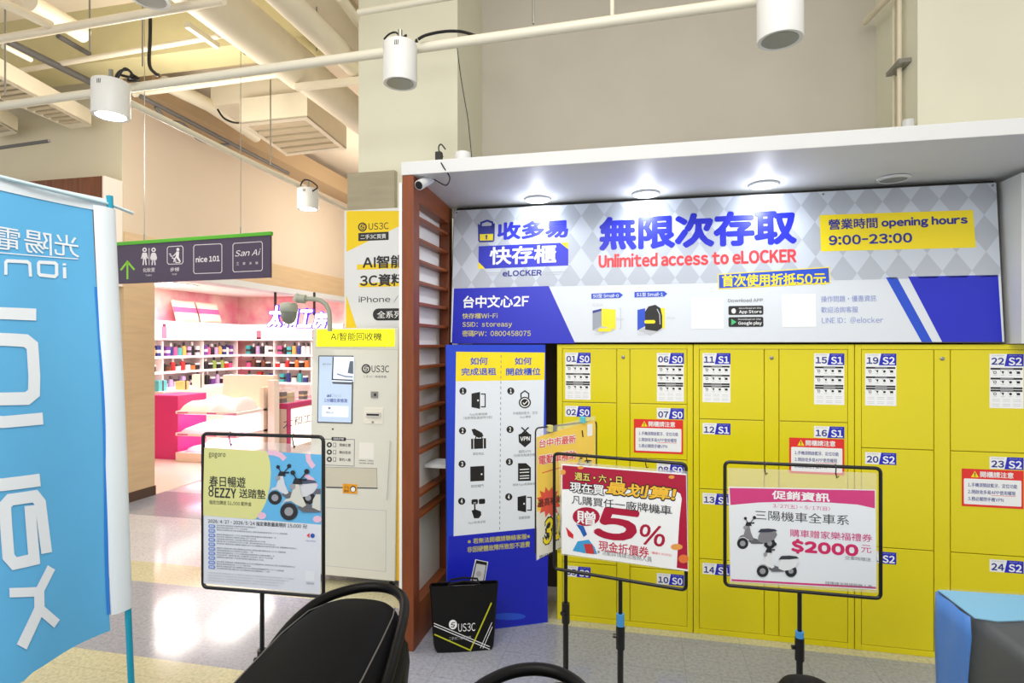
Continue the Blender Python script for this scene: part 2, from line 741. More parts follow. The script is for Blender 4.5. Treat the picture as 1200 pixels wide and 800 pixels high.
# far end of the corridor
mb = MB(); mb.box(SX, 5, 12.0, 12.2, 0, ZC, mat((238, 222, 200), 0.7))
struct('wall_far', mb)
mb = MB(); mb.box(-9, PX0 - 0.62, 4.3, 4.62, 4.12, ZC, CONCRETE)
struct('trim_5', mb)
mb = MB(); mb.box(SX - 0.3, SX + 0.35, 4.95, 12, 4.1, 4.35, mat((176, 150, 116), 0.8))
struct('trim_6', mb)

# shop interior shell
WP = wallpaper_material()
SHX, SHY = -7.9, 10.3
mb = MB(); mb.box(SHX - 0.1, SHX, 5.1, SHY + 0.1, 0, 2.56, WP)
struct('wall_shop_left', mb)
mb = MB(); mb.box(SHX, SX - 0.25, SHY, SHY + 0.1, 0, 2.56, WP)
struct('wall_shop_back', mb)
mb = MB(); mb.box(SHX - 0.1, SX - 0.25, 5.1, SHY + 0.1, 2.55, 2.65, mat((250, 244, 238), 0.6))
struct('ceiling_shop', mb)
mb = MB(); mb.box(SHX, SX, 5.36, SHY, 0.0, 0.006, mat((244, 224, 206), 0.2, var=0.02))
struct('floor_shop', mb)

# alcove
SOF, AWT = 2.512, 2.582
AWX = onY(470, 206, 2.913).x


def sof(y):          # the soffit falls slightly towards the wall
    return SOF - .057 * (y - 2.913)


yb_ = PY - .002
mb = MB(); mb.hexa([(AWX, 2.913, SOF), (3.2, 2.913, SOF), (3.2, yb_, sof(yb_)), (AWX, yb_, sof(yb_)), (AWX, 2.913, AWT), (3.2, 2.913, AWT), (3.2, yb_, AWT), (AWX, yb_, AWT)], WHITE)
struct('trim_7', mb, bevel=0.003)
mb = MB(); mb.box(-1.15, 3.2, 3.9, PY - 0.002, 0, sof(PY) - 0.002, mat((62, 50, 42), 0.7)); mb.box(-1.15, 1.79, 3.555, 3.575, 2.3, sof(3.575) - .001, mat((44, 42, 40), .7))  # second box: added strip, its dark colour stands for the shaded gap behind the banner
struct('wall_alcove_back_and_shade_strip', mb)

# ==================================================================== LOCKERS
LX = [onY(652.5, 403, LY).x, onY(812.3, 403, LY).x, onY(1001.5, 403, LY).x, 1.915]
ZT, ZB = 1.592, 0.03
LP = Plane((0, LY, 0), (1, LY, 0))           # u = X, v = Z, n = -Y


def number_label(door, num, size, u0, v1, w_, h_):
    p = Print(LP)
    p.urect(u0, u0 + w_, v1 - h_, v1, I_WHITE, 1)
    p.upoly([(u0 + w_ * .44, v1 - h_), (u0 + w_, v1 - h_), (u0 + w_, v1), (u0 + w_ * .52, v1)], I_BLUE, 2)
    p.utext(num, u0 + w_ * .05, u0 + w_ * .43, v1 - h_ * .88, v1 - h_ * .30, I_NAVY, 0.02, 3)
    p.utext(size, u0 + w_ * .56, u0 + w_ * .95, v1 - h_ * .92, v1 - h_ * .28, I_WHITE, 0.02, 3)
    p.utext('elocker s' + size[1], u0 + w_ * .58, u0 + w_ * .94, v1 - h_ * .17, v1 - h_ * .07, I_LGREY, 0, 3)
    p.utext('收多易快存', u0 + w_ * .06, u0 + w_ * .44, v1 - h_ * .19, v1 - h_ * .07, I_LGREY, 0, 3)
    tag(p.build('number_label', door), 'white and blue label reading %s %s' % (num, size))


def instruction_sheet(door, u0, v1, w_, h_):
    p = Print(LP)
    p.urect(u0, u0 + w_, v1 - h_, v1, I_WHITE, 1)
    for i, f in enumerate((0.04, 0.275, 0.50, 0.56)):
        p.urect(u0 + w_ * .03, u0 + w_ * .97, v1 - h_ * (f + .045), v1 - h_ * f, I_BLACK, 2)
        p.urect(u0 + w_ * .32, u0 + w_ * .70, v1 - h_ * (f + .028), v1 - h_ * (f + .016), I_LGREY, 3)
    for j, f in enumerate((0.15, 0.38, 0.66)):
        for i in range(4):
            cu, cv = u0 + w_ * (.16 + .23 * i), v1 - h_ * f
            r = w_ * .045
            k = (j * 4 + i) % 4
            if k == 0:
                p.urect(cu - r, cu + r, cv - r, cv + r, I_BLACK, 2, r * .5)
                p.urect(cu - r * .6, cu + r * .6, cv - r * .5, cv + r * .5, I_WHITE, 3)
            elif k == 1:
                p.upoly([(cu - r, cv + r), (cu + r, cv + r), (cu + r * .2, cv - r * 1.3)], I_BLACK, 2)
            elif k == 2:
                p.upoly([(cu + r * math.cos(a * .785), cv + r * math.sin(a * .785)) for a in range(8)], I_BLACK, 2)
            else:
                p.urect(cu - r * 1.1, cu + r * 1.1, cv - r * .9, cv + r * .9, I_BLACK, 2)
            p.urect(cu - r * 1.6, cu - r * 1.15, cv + r * .8, cv + r * 1.3, I_BLACK, 2)
            p.urect(cu - r * 1.2, cu + r * 1.2, cv - r * 2.1, cv - r * 1.8, I_LGREY, 2)
    for f in (.79, .83, .90, .94):
        for i in range(3):
            p.urect(u0 + w_ * (.08 + .31 * i), u0 + w_ * (.3 + .31 * i), v1 - h_ * (f + .008), v1 - h_ * f, I_LGREY, 2)
    p.build('instruction_sheet', door)


def warning_sticker(door, u0, v1, w_, h_):
    p = Print(LP)
    p.urect(u0, u0 + w_, v1 - h_, v1, I_RED, 4)
    p.urect(u0 + w_ * .035, u0 + w_ * .965, v1 - h_ * .94, v1 - h_ * .26, I_WHITE, 5, w_ * .02)
    p.upoly([(u0 + w_ * .15, v1 - h_ * .22), (u0 + w_ * .28, v1 - h_ * .22), (u0 + w_ * .215, v1 - h_ * .05)], I_YEL, 5)
    p.urect(u0 + w_ * .207, u0 + w_ * .223, v1 - h_ * .165, v1 - h_ * .095, I_BLACK, 6)
    p.urect(u0 + w_ * .207, u0 + w_ * .223, v1 - h_ * .205, v1 - h_ * .18, I_BLACK, 6)
    p.utext('開櫃請注意', u0 + w_ * .30, u0 + w_ * .84, v1 - h_ * .215, v1 - h_ * .055, I_WHITE, 0.02, 6)
    for i, t in enumerate(('1.手機須開啟藍牙、定位功能', '2.開啟收多易APP使用權限', '3.務必關閉手機VPN')):
        r_ = (.90, .87, .68)[i]
        p.utext(t, u0 + w_ * .10, u0 + w_ * r_, v1 - h_ * (.475 + .185 * i), v1 - h_ * (.365 + .185 * i), I_NAVY, 0.01, 6)
    p.urect(u0 + w_ * .48, u0 + w_ * .87, v1 - h_ * .685, v1 - h_ * .675, I_RED, 6)
    p.build('warning_sticker', door)


lock_names = ['01 to 10', '11 to 18', '19 to 24']
for ui in range(3):
    x0, x1 = LX[ui] + 0.002, LX[ui + 1] - 0.002
    rows = (5, 4, 3)[ui]
    size = ('S0', 'S1', 'S2')[ui]
    first = (1, 11, 19)[ui]
    t = thing('locker_cabinet', 'yellow steel locker cabinet with doors numbered %s' % lock_names[ui], 'locker',
              ((x0 + x1) / 2, LY + .2, 0), 0, 'yellow parcel lockers along the wall')
    b = MB()
    b.box(x0, x1, LY + .014, LY + .44, 0.0, 1.618, YELLOW)
    b.build('cabinet_body', t)
    sw, cw = 0.030, 0.075
    c0 = (x0 + x1) / 2 - cw / 2
    c1 = c0 + cw
    fr = MB()
    fr.box(x0, x0 + sw, LY, LY + .014, 0, 1.618, YELLOW)
    fr.box(x1 - sw, x1, LY, LY + .014, 0, 1.618, YELLOW)
    fr.box(x0 + sw, x1 - sw, LY, LY + .014, ZT, 1.618, YELLOW)
    fr.box(x0 + sw, x1 - sw, LY, LY + .014, 0, ZB, YELLOW)
    fr.build('front_frame', t, bevel=.002)
    g = 0.0022
    cp = MB(); cp.box(c0 + g, c1 - g, LY, LY + .014, ZB + g, ZT - g, YELLOW)
    cpo = cp.build('centre_panel', t, bevel=.002)
    lk = MB(); lk.lathe((c0 + cw * .5, LY, 1.545), [(0.010, 0), (0.010, .004), (.007, .006), (.003, .006)], STEEL, 16, (0, -1, 0))
    lk.build('cam_lock', cpo, smooth=True)
    pitch = (ZT - ZB) / rows
    for side in (0, 1):
        for r_ in range(rows):
            num = first + side * rows + r_
            a, b_ = (x0 + sw, c0) if side == 0 else (c1, x1 - sw)
            zt = ZT - pitch * r_
            d = MB(); d.box(a + g, b_ - g, LY, LY + .013, zt - pitch + g, zt - g, YELLOW)
            do = d.build('door', t, bevel=.002)
            lw, lh = 0.148, 0.062
            u0 = a + 0.018 if side == 0 else b_ - 0.018 - lw
            v1 = zt - 0.022
            number_label(do, '%02d' % num, size, u0, v1, lw, lh)
            if r_ == 0:
                instruction_sheet(do, u0, v1 - lh, lw, 0.212)
            if num in (7, 16, 23):
                ww = 0.272
                warning_sticker(do, u0 + lw - ww - (.004 if num == 7 else 0), v1 - lh - .004, ww, 0.192)

# ==================================================================== BANNER SIGN
SL, SRX = -1.1505, 1.777
SGN = Plane((SL, 3.428, 1.627), (SRX, 3.428, 1.627), (0, 0.072, 0.827))
SW, SH = SRX - SL, math.hypot(.072, .827)
t = thing('banner_sign', 'long white and blue banner sign with diamond pattern above the yellow lockers', 'sign', ((SL + SRX) / 2, 3.44, 1.625))
b = MB(); b.pbox(SGN, 0, SW, 0, SH, -.03, 0, mat((70, 66, 60), .5))
b.build('sign_board', t)
p = Print(SGN)
p.urect(.004, SW - .004, .004, SH - .004, mat((214, 221, 229), .42), 1)
vpat = SGN.L(850, 331)[1]
p.urect(.004, SW - .004, vpat, SH - .004, mat((199, 207, 219), .42), 2)
DK = mat((178, 185, 196), .42)
dw, dh = .1335, .192
for i in range(-1, 24):
    for j in range(4):
        cu, cv = .06 + i * dw, SH - .075 - j * dh
        q = clip_rect([(cu - dw / 2, cv), (cu, cv - dh / 2), (cu + dw / 2, cv), (cu, cv + dh / 2)], .004, SW - .004, vpat, SH - .004)
        if len(q) > 2:
            p.upoly(q, DK, 3)
# lower left blue field, right blue fields
p.poly([(532, 338), (643, 335), (674, 402), (529.5, 402.5)], I_BLUE, 3)
p.poly([(1038, 325), (1051, 324.5), (1092.5, 400.5), (1080, 400.5)], I_BLUE2, 3)
p.poly([(1064, 324), (1169.5, 322), (1174.5, 400.5), (1104, 400.5)], I_BLUE, 3)
# padlock emblem, lettering of the logo
p.stroke([(563, 268), (564, 261), (571, 258.5), (577, 260.5), (578, 267)], 2.4, I_NAVY, 5)
p.poly([(560, 262), (565, 265), (575, 264.5), (580, 261), (579.5, 281.5), (578, 283.5), (562, 284), (560.5, 282)], I_NAVY, 5)
p.poly([(562.3, 274.5), (578, 274), (577.8, 281.5), (562.5, 282)], I_YEL, 6)
p.oval(570.2, 276.6, 1.3, 1.4, I_NAVY, 7)
p.rect(569.4, 571, 277, 280.6, I_NAVY, 7)
p.text('收多易', 583, 666, 260.5, 281.5, I_BLUE, .05, 5)
p.poly([(561, 288.5), (666, 284), (666, 311), (560.5, 315)], I_BLUE, 4)
p.text('快存櫃', 574, 652, 289.5, 310.5, I_WHITE, .026, 6)
p.poly([(656.5, 284.4), (666, 284), (666, 292)], I_YEL, 5)
p.poly([(560.6, 306.5), (568.5, 314.6), (560.5, 315)], I_YEL, 5)
p.text('eLOCKER', 589, 635, 317, 324, I_NAVY, .025, 5)
for yy in (319.5, 322):
    p.rect(561, 586, yy, yy + .7, I_LGREY, 5)
    p.rect(639, 666, yy - 1, yy - .3, I_LGREY, 5)
p.text('無限次存取', 702, 934, 254.5, 294, I_BLUE, .046, 5)
p.text('Unlimited access to eLOCKER', 701.5, 933.5, 298, 314, mat((232, 60, 66), .4), .022, 5)
p.poly([(841, 321), (972, 312.5), (973, 332), (841.5, 339)], I_YEL, 4)
p.poly([(842.3, 322), (970.8, 313.8), (971.8, 330.8), (842.7, 337.8)], I_BLUE2, 5)
p.text('首次使用折抵50元', 846, 968, 321.8, 336.2, I_YEL, .028, 6)
p.poly([(960.5, 252), (1140, 246), (1143.5, 290), (962, 294.5)], I_YEL, 4)
p.text('營業時間', 970.5, 1028.5, 257, 269.5, I_NAVY, .024, 6)
p.text('opening hours', 1032.5, 1134, 256, 268.5, I_NAVY, .022, 6)
p.text('9:00-23:00', 971, 1069, 276, 287.5, I_NAVY, .022, 6)
p.text('台中文心2F', 543, 620, 346.5, 361, I_WHITE, .028, 5)
IY2 = mat((214, 206, 90), .45)
p.text('快存櫃Wi-Fi', 542, 583, 367, 373.5, IY2, .012, 5)
p.text('SSID：storeasy', 542, 600, 377.3, 384.5, IY2, .012, 5)
p.text('密碼PW：0800458075', 542, 622, 387, 394.3, IY2, .012, 5)
# locker size pictures
p.poly([(693, 344), (726, 342.5), (730, 345.5), (726.5, 349), (693, 350)], I_BLUE2, 4)
p.text('S0型 Small-0', 695, 725, 344.6, 348.8, I_WHITE, .01, 5)
p.poly([(743.5, 342), (778, 341), (782, 344), (778.5, 347.5), (743.5, 348.5)], I_BLUE2, 4)
p.text('S1型 Small-1', 746, 777, 343, 347.3, I_WHITE, .01, 5)
p.poly([(694.5, 364), (705, 361.5), (705, 382), (694.5, 387)], mat((150, 158, 170), .5), 4)
p.poly([(694.5, 364), (705, 361.5), (705, 364), (694.5, 367)], I_NAVY, 5)
p.poly([(705, 361.5), (721.5, 362.5), (721.5, 386), (705, 382)], I_YEL, 4)
p.poly([(705, 382), (721.5, 386), (707, 391), (694.5, 387)], I_LGREY, 4)
p.rect(701, 717, 384.5, 388.5, I_YEL, 6, .01)
p.stroke([(725, 361), (727.5, 361), (727.5, 385), (725, 385)], .5, I_LGREY, 5)
p.text('30x30cm', 697, 707, 390, 392.5, I_LGREY, 0, 5)
p.text('50cm', 722, 731, 372.5, 375.5, I_LGREY, 0, 6)
p.text('31.5cm', 694, 706, 355.5, 359, I_LGREY, 0, 5)
p.poly([(747, 363), (756, 361), (756, 382), (747, 387)], I_BLUE2, 4)
p.poly([(768, 360.5), (779, 361), (779, 385), (768, 383)], I_YEL, 4)
p.poly([(747, 387), (760, 382), (777, 386), (762, 393)], I_LGREY, 4)
p.poly([(756, 365), (760, 359), (768, 357), (774, 361), (776, 370), (776, 384), (770, 388), (756, 386)], I_BLACK, 6)
p.stroke([(770, 362), (773, 368), (773.5, 380)], 1, I_LGREY, 7)
p.rect(755, 768, 375, 379, I_YEL, 7, .01)
p.text('40cm', 781, 791, 371, 374, I_LGREY, 0, 5)
p.text('32cm', 747, 757, 390, 393, I_LGREY, 0, 5)
# app badges (the two square codes stay plain)
p.rect(810, 848, 349, 385, I_WHITE, 4)
p.text('Download APP', 853, 894, 350, 354, I_GREY, .012, 5)
p.rect(853.5, 894.5, 358.5, 369, I_BLACK, 5, .008)
p.rect(853.5, 894.5, 371.5, 383, I_BLACK, 5, .008)
p.text('App Store', 866, 892.5, 363.5, 368, I_WHITE, .01, 6)
p.text('Download on the', 866, 892, 360, 362, I_WHITE, 0, 6)
p.text('Google play', 865, 892.5, 376.5, 381.5, I_WHITE, .01, 6)
p.text('Download on the', 865, 891.5, 373, 375, I_WHITE, 0, 6)
p.oval(859.7, 364.3, 2.6, 3, I_WHITE, 6)
p.poly([(857, 373.5), (857, 381), (863, 377.2)], mat((70, 190, 120), .4), 6)
p.rect(916, 956, 345, 383, I_WHITE, 4)
PB = mat((130, 146, 205), .45)
p.text('操作問題・優惠資訊', 962, 1027, 346.8, 354, PB, 0, 5)
p.text('歡迎洽詢客服', 962, 1005.5, 359.5, 366.5, PB, 0, 5)
p.text('LINE ID：@elocker', 963, 1035, 371.5, 379, PB, 0, 5)
p.build('printed_face', t)
for u in (.02, SW * .72, SW - .02):
    s_ = MB(); s_.lathe(SGN.W(u, SH - .018, .001), [(.006, 0), (.005, .003)], STEEL, 10, SGN.n)
    s_.build('screw', t)

# white side board and blue board right of the banner
mb = MB(); mb.box(1.80, 1.86, 3.34, 3.88, 1.622, sof(3.88) - .002, WHITE)
solo('side_board', mb, 'white upright board at the right end of the banner on locker top', 'panel')
mb = MB(); mb.box(1.865, 2.6, 3.33, 3.36, 1.622, sof(3.36) - .002, I_BLUE)
solo('blue_board', mb, 'blue upright board at right edge of frame above the lockers', 'panel')

# soffit lamps
for i, (px, py, lit) in enumerate(((630, 233, 1), (757, 226.5, 1), (895, 216.5, 1), (1047, 209, 0))):
    c = onZ(px, py, 2.482)
    ZF = sof(c.y)
    lab = ['lit round downlight in white soffit above the padlock emblem', 'lit round downlight in white soffit above the blue slogan',
           'lit round downlight in white soffit, third from the slatted screen', 'unlit round grey grille in soffit above the opening hours'][i]
    t = thing('soffit_downlight' if lit else 'soffit_grille', lab, 'ceiling light' if lit else 'grille', (c.x, c.y, ZF - .012), 0,
              'round fittings in the soffit')
    q = MB(); q.lathe((c.x, c.y, ZF), [(.078, 0), (.076, -.008), (.066, -.012), (.062, -.006), (.062, 0)], WHITE, 28)
    q.build('trim_ring', t, smooth=True)
    q = MB(); q.lathe((c.x, c.y, ZF - .009), [(.061, 0), (.061, .004)], mat((235, 242, 255), .5, emit=14.0) if lit else mat((150, 150, 146), .7), 24)
    q.build('diffuser' if lit else 'grille_face', t)
    if lit:
        globe('soffit_downlight_glow', (c.x, c.y - .03, ZF - .085), 1.2, (0.90, 0.94, 1.0), 0.03)
        spot('soffit_downlight_beam', (c.x, c.y - .10, ZF - .03), 7, 150, (0.90, 0.94, 1.0), .8, .05)

# ==================================================================== SLATTED SCREEN
t = thing('slat_screen', 'brown wooden slatted screen with white back beside the blue board', 'screen', (-1.2, 3.2, 0))
b = MB(); b.box(-1.244, -1.18, 2.913, 3.0, 0, SOF - .002, WOOD); b.build('front_post', t, bevel=.003)
b = MB(); b.box(-1.244, -1.18, 3.50, 3.56, 0, sof(3.56) - .002, WOOD); b.build('rear_post', t, bevel=.003)
b = MB(); b.hexa([(-1.241, 3.0, 2.385), (-1.182, 3.0, 2.385), (-1.182, 3.5, 2.37), (-1.241, 3.5, 2.37), (-1.241, 3.0, sof(3.0) - .001), (-1.182, 3.0, sof(3.0) - .001), (-1.182, 3.5, sof(3.5) - .001), (-1.241, 3.5, sof(3.5) - .001)], WOOD_Y); b.build('top_beam', t)
b = MB(); b.box(-1.241, -1.182, 3.0, 3.50, 0.0, .22, WOOD_Y); b.build('bottom_beam', t)
b = MB(); b.box(-1.262, -1.246, 2.915, 3.56, 0, sof(3.56) - .002, mat((246, 246, 244), .5)); b.build('back_panel', t)
for i in range(15):
    z = 2.314 - .1163 * i
    if i == 12: continue
    b = MB(); b.box(-1.242, -1.186, 3.002, 3.498, z - .017, z, WOOD_Y)
    b.build('slat', t, bevel=.002)
b = MB(); b.box(-1.235, -1.10, 3.22, 3.40, .905, .925, WHITE)
solo('bracket_shelf', b, 'small white ledge sticking out between the slats behind the bag', 'shelf')

# ==================================================================== BLUE INSTRUCTION BOARD
A_ = onZ(524, 744, 0.0); B_ = onZ(642, 729, 0.0)
STD = Plane(A_, B_, (-.012, .045, 1.617))
SDW = (B_ - A_).length
t = thing('instruction_board', 'tall blue board of numbered picture instructions leaning beside the slatted screen', 'sign', (A_ + B_) / 2)
b = MB(); b.pbox(STD, 0, SDW, 0, 1.617, -.03, 0, mat((24, 60, 190), .45)); b.build('board', t)
p = Print(STD)
p.urect(.003, SDW - .003, .003, 1.614, mat((24, 64, 205), .4), 1)
p.poly([(534.5, 412), (638.5, 413), (635, 618), (531.5, 628)], mat((226, 234, 244), .45), 2)
p.poly([(534.5, 412), (638.5, 413), (638, 445), (534, 446.5)], I_YEL, 3)
p.poly([(526, 628), (643, 616), (641, 728), (523.5, 743)], I_BLUE, 1.5)
p.text('如何', 551, 571.5, 418.5, 427.5, I_BLUE2, .024, 4)
p.text('完成退租', 540.5, 581.5, 431, 440, I_BLUE2, .024, 4)
p.text('如何', 603, 623, 418.5, 427.5, I_BLUE2, .024, 4)
p.text('開啟櫃位', 593, 633.5, 431, 440, I_BLUE2, .024, 4)
for k in range(34):
    y = 416 + k * 6.1
    p.rect(586.7 - (y - 416) * .008, 587.5 - (y - 416) * .008, y, y + 3, I_GREY, 4)


def num(px, py, n_):
    p.oval(px, py, 4.2, 4.2, I_BLACK, 3)
    p.text(n_, px - 1.2, px + 1.2, py - 2.6, py + 2.6, I_WHITE, .02, 4)


for i, y in enumerate((458, 504.5, 543.5, 587)):
    num(542.5 - i * .5, y, str(i + 1))
for i, y in enumerate((458, 503, 541, 582)):
    num(598.5 - i * .8, y, str(i + 1))


def door_icon(x, y):
    p.poly([(x, y + 2), (x + 10, y), (x + 10, y + 20), (x, y + 18)], I_BLACK, 3)
    p.stroke([(x + 11, y + 2.5), (x + 16, y + 2.5), (x + 16, y + 17.5), (x + 11, y + 17.5)], 1.3, I_BLACK, 3)
    p.oval(x + 7.6, y + 10, 1, 1.1, I_WHITE, 4)


door_icon(552.5, 459)
door_icon(606.5, 580)
p.oval(615, 471.5, 7.2, 6.8, I_BLACK, 3)
p.oval(615, 471.5, 5.6, 5.3, I_WHITE, 4)
p.oval(615, 471.5, 4.4, 4.2, I_BLACK, 5)
p.stroke([(612.6, 471.5), (614.4, 473.4), (618, 469.6)], 1.1, I_WHITE, 6)
p.stroke([(610.5, 466), (610.5, 461), (615, 457.8), (619.5, 461), (619.5, 466)], 1.5, I_BLACK, 3)
# suitcase and hand
p.rect(552, 569.5, 514, 526, I_BLACK, 3)
p.rect(554.6, 555.4, 514, 526, I_WHITE, 4); p.rect(566, 566.8, 514, 526, I_WHITE, 4)
p.poly([(552.5, 503), (556, 502), (565, 507), (566.5, 511), (561, 513), (555, 509.5)], I_BLACK, 3)
p.stroke([(557, 514), (558, 511), (564, 511), (565, 514)], 1.2, I_BLACK, 3)
# shield with lettering, crossed out
p.poly([(607.5, 509), (615, 506), (622.5, 509), (622, 518), (615, 524), (608, 518)], I_BLACK, 3)
p.text('VPN', 609.5, 620.8, 511.5, 516.5, I_WHITE, .02, 4)
p.stroke([(611, 500.5), (619.5, 508.5)], 1.6, I_BLACK, 5); p.stroke([(619.5, 500.5), (611, 508.5)], 1.6, I_BLACK, 5)
# closed door, page of writing
p.rect(551, 567.5, 546.5, 564, I_BLACK, 3); p.oval(564.3, 555.4, 1, 1.1, I_WHITE, 4)
p.poly([(607, 542.5), (616.5, 542.5), (622, 547.5), (622, 563), (607, 563.5)], I_BLACK, 3)
for yy in (549.5, 553, 557, 560):
    p.rect(609, 620, yy, yy + 1.1, I_WHITE, 4)
# hand pressing squares
p.rect(552.5, 560, 585, 591, I_BLACK, 3, .008); p.rect(561, 568.5, 584.5, 590.5, I_BLACK, 3, .008)
p.rect(555, 557.5, 588.5, 601, I_WHITE, 4); p.rect(555.4, 557.2, 589, 602, I_BLACK, 5)
p.poly([(552.5, 598), (557, 596.5), (563.5, 599), (564, 603), (561, 607), (555.5, 607)], I_BLACK, 5)
for (t_, x0, x1, y) in (('App點擊開櫃', 550, 571, 484), ('(逾期需點選逾時付款)', 543, 577, 488), ('手機開啟藍牙、定位', 601, 630, 482.5), ('App權限', 609, 622, 487),
                        ('拿取物品', 554, 567, 530), ('關閉VPN', 608, 622, 527.5), ('(如無安裝請忽略)', 602, 628, 532), ('關閉櫃門', 552, 566.5, 568),
                        ('開啟App輕觸解鎖', 601, 627.5, 566.5), ('App點選退租', 548.5, 569, 611), ('點擊開櫃', 608, 621, 605)):
    p.text(t_, x0, x1, y, y + 3.4, I_GREY, 0, 3)
IY3 = mat((205, 200, 70), .45)
p.text('※若無法開櫃請聯絡客服※', 548, 621, 631, 637.5, IY3, .016, 3)
p.text('非因硬體故障所致恕不退費', 547.5, 621, 640.5, 647.5, IY3, .016, 3)
p.poly([(557, 655), (572, 658), (567, 687), (550.5, 684)], I_WHITE, 3)
p.poly([(558, 656), (571, 658.6), (566.3, 686), (551.6, 683)], I_BLACK, 4)
p.poly([(558.3, 660), (569.4, 662), (565.8, 681.5), (554, 679.5)], mat((205, 208, 214), .4), 5)
p.oval(561, 672, 3.2, 3.4, mat((180, 176, 178), .4), 6)
p.oval(596, 722, 20, 4.2, mat((40, 84, 214), .4), 3)
p.build('printed_face', t)

# ==================================================================== BLACK SHOPPING BAG
cB = onZ(541, 764, 0.0)
b0, b1 = onZ(511, 765, 0), onZ(577, 761, 0)
BG = Plane(b0, b1, (0, .02, 1))
bw = (b1 - b0).length
t = thing('shopping_bag', 'black shopping bag with white and yellow lines standing before the blue board', 'bag', (b0 + b1) / 2)
BAGM = mat((13, 13, 15), .6, bump=.15, scale=14, spec=.25)
HB = .345
rings = []
for k, (v, ex, dp) in enumerate(((0, .008, .10), (.02, -.004, .115), (.12, -.012, .115), (.24, -.018, .09), (HB, -.026, .05))):
    ring = []
    for (u, w_) in ((ex, 0), (bw * .33, .006), (bw * .66, .006), (bw - ex, 0), (bw - ex + .01, -dp * .5), (bw - ex, -dp), (bw * .5, -dp - .004), (ex, -dp), (ex - .01, -dp * .5)):
        ring.append(BG.W(u, v, w_ - .012 * v))
    rings.append(ring)
b = MB(); b.loft(rings, BAGM, caps=False)
b.face(list(reversed(rings[0])), BAGM)
bo = b.build('bag_body', t)
bo.modifiers.new('thickness', 'SOLIDIFY').thickness = .004
b = MB(); b.pbox(BG, .03, bw - .02, .26, HB - .012, -.035, -.02, mat((205, 208, 208), .6)); b.build('papers', t)
for dz in (0, -.05):
    b = MB(); b.tube([BG.W(bw * .22, HB - .02, dz + .001), BG.W(bw * .26, HB + .012, dz - .004), BG.W(bw * .5, HB + .018, dz - .012), BG.W(bw * .74, HB + .012, dz - .004), BG.W(bw * .78, HB - .02, dz + .001)], .006, BAGM, 8)
    b.build('strap', t, smooth=True)
p = Print(Plane(BG.W(0, 0, .0085), BG.W(bw, 0, .0085), (0, .02, 1)))
p.P.y = BG.y; p.P.n = BG.n
GY = mat((190, 196, 30), .5)
p.stroke([(508.5, 730), (574, 757.5)], .9, I_WHITE); p.stroke([(508.5, 733), (574, 760.5)], .9, I_WHITE)
p.stroke([(509, 743), (552, 762)], 1.6, GY); p.stroke([(576, 706), (551, 762)], 1.6, GY)
p.stroke([(576.5, 729), (563, 759)], .7, I_WHITE); p.stroke([(577, 734), (566, 759.5)], .7, I_WHITE)
p.oval(530.8, 731.5, 4.8, 5.6, I_WHITE, 2)
p.stroke([(533.5, 729), (530, 729.2), (529, 731.5), (532.5, 732), (531.5, 734.4), (528.2, 734)], 1, BAGM, 3)
p.text('US3C', 537, 557, 730.5, 740, I_WHITE, 0, 2)
p.text('二手3C | 專業買賣', 526, 552, 746, 750, I_LGREY, 0, 2)
p.build('printed_marks', t)

# ==================================================================== KIOSK
KY = 3.606
KX0, KX1, KZ = -2.225, -1.585, 1.73
KP = Plane((KX0, KY, 0), (KX1, KY, 0), (0, .06, 1.73))
KW = KX1 - KX0
t = thing('recycling_kiosk', 'cream self service kiosk with touch screen and lit yellow header', 'kiosk', (-1.9, 3.7, 0))
prof = [(KY + .002, .06), (KY + .06, KZ - .01), (KY + .07, KZ), (3.865, KZ), (3.865, .06)]
b = MB()
b.loft([[(KX0, y, z) for y, z in prof], [(KX1 - .006, y, z) for y, z in prof]], KIOSK)
b.build('cabinet', t, bevel=.006)
b = MB()
b.loft([[(KX1 - .005, y, z) for y, z in [(KY + .02, .06), (KY + .07, KZ - .03), (3.86, KZ - .03), (3.86, .06)]], [(KX1 + .014, y, z) for y, z in [(KY + .02, .06), (KY + .07, KZ - .03), (3.86, KZ - .03), (3.86, .06)]]], mat((240, 190, 20), .45))
tag(b.build('side_panel', t), 'yellow side panel')
for x in (KX0 + .06, KX1 - .06):
    for y in (KY + .06, 3.82):
        b = MB(); b.lathe((x, y, 0), [(.025, 0), (.025, .012), (.012, .016), (.012, .062)], BLACK, 12); b.build('foot', t)
k0, kv1 = KP.L(372, 386); _, kv0 = KP.L(372, 406); k1, _ = KP.L(462.5, 395)
b = MB(); b.pbox(KP, k0, k1, kv0, kv1, -.01, .014, mat((246, 244, 24), .4, emit=.55)); ho = b.build('lit_header', t, bevel=.008)
p = Print(Plane(KP.W(0, 0, .0145), KP.W(1, 0, .0145))); p.P.y, p.P.n = KP.y, KP.n
p.text('AI智能回收機', 387.5, 447.5, 389.5, 399, mat((70, 74, 30), .5), .012, 1)
p.text('iPhone iPad MacBook', 397, 437, 401.5, 404.8, mat((170, 172, 30), .5), 0, 1)
p.build('lettering', ho)
s0, sv1 = KP.L(374.5, 417.5); s1, sv0 = KP.L(412, 495)
b = MB(); b.pbox(KP, s0 - .006, s1 + .006, sv0 - .006, sv1 + .006, -.01, .004, BLACK); so = b.build('screen_bezel', t)
p = Print(Plane(KP.W(0, 0, .0045), KP.W(1, 0, .0045))); p.P.y, p.P.n = KP.y, KP.n
SCR = mat((172, 190, 214), .2, emit=.45); SCR2 = mat((206, 216, 232), .2, emit=.5); SCD = mat((40, 44, 56), .2)
p.urect(s0, s1, sv0, sv1, SCR, 0)
p.poly([(391, 418), (415, 418), (414.5, 447), (389, 447)], SCR2, 1)
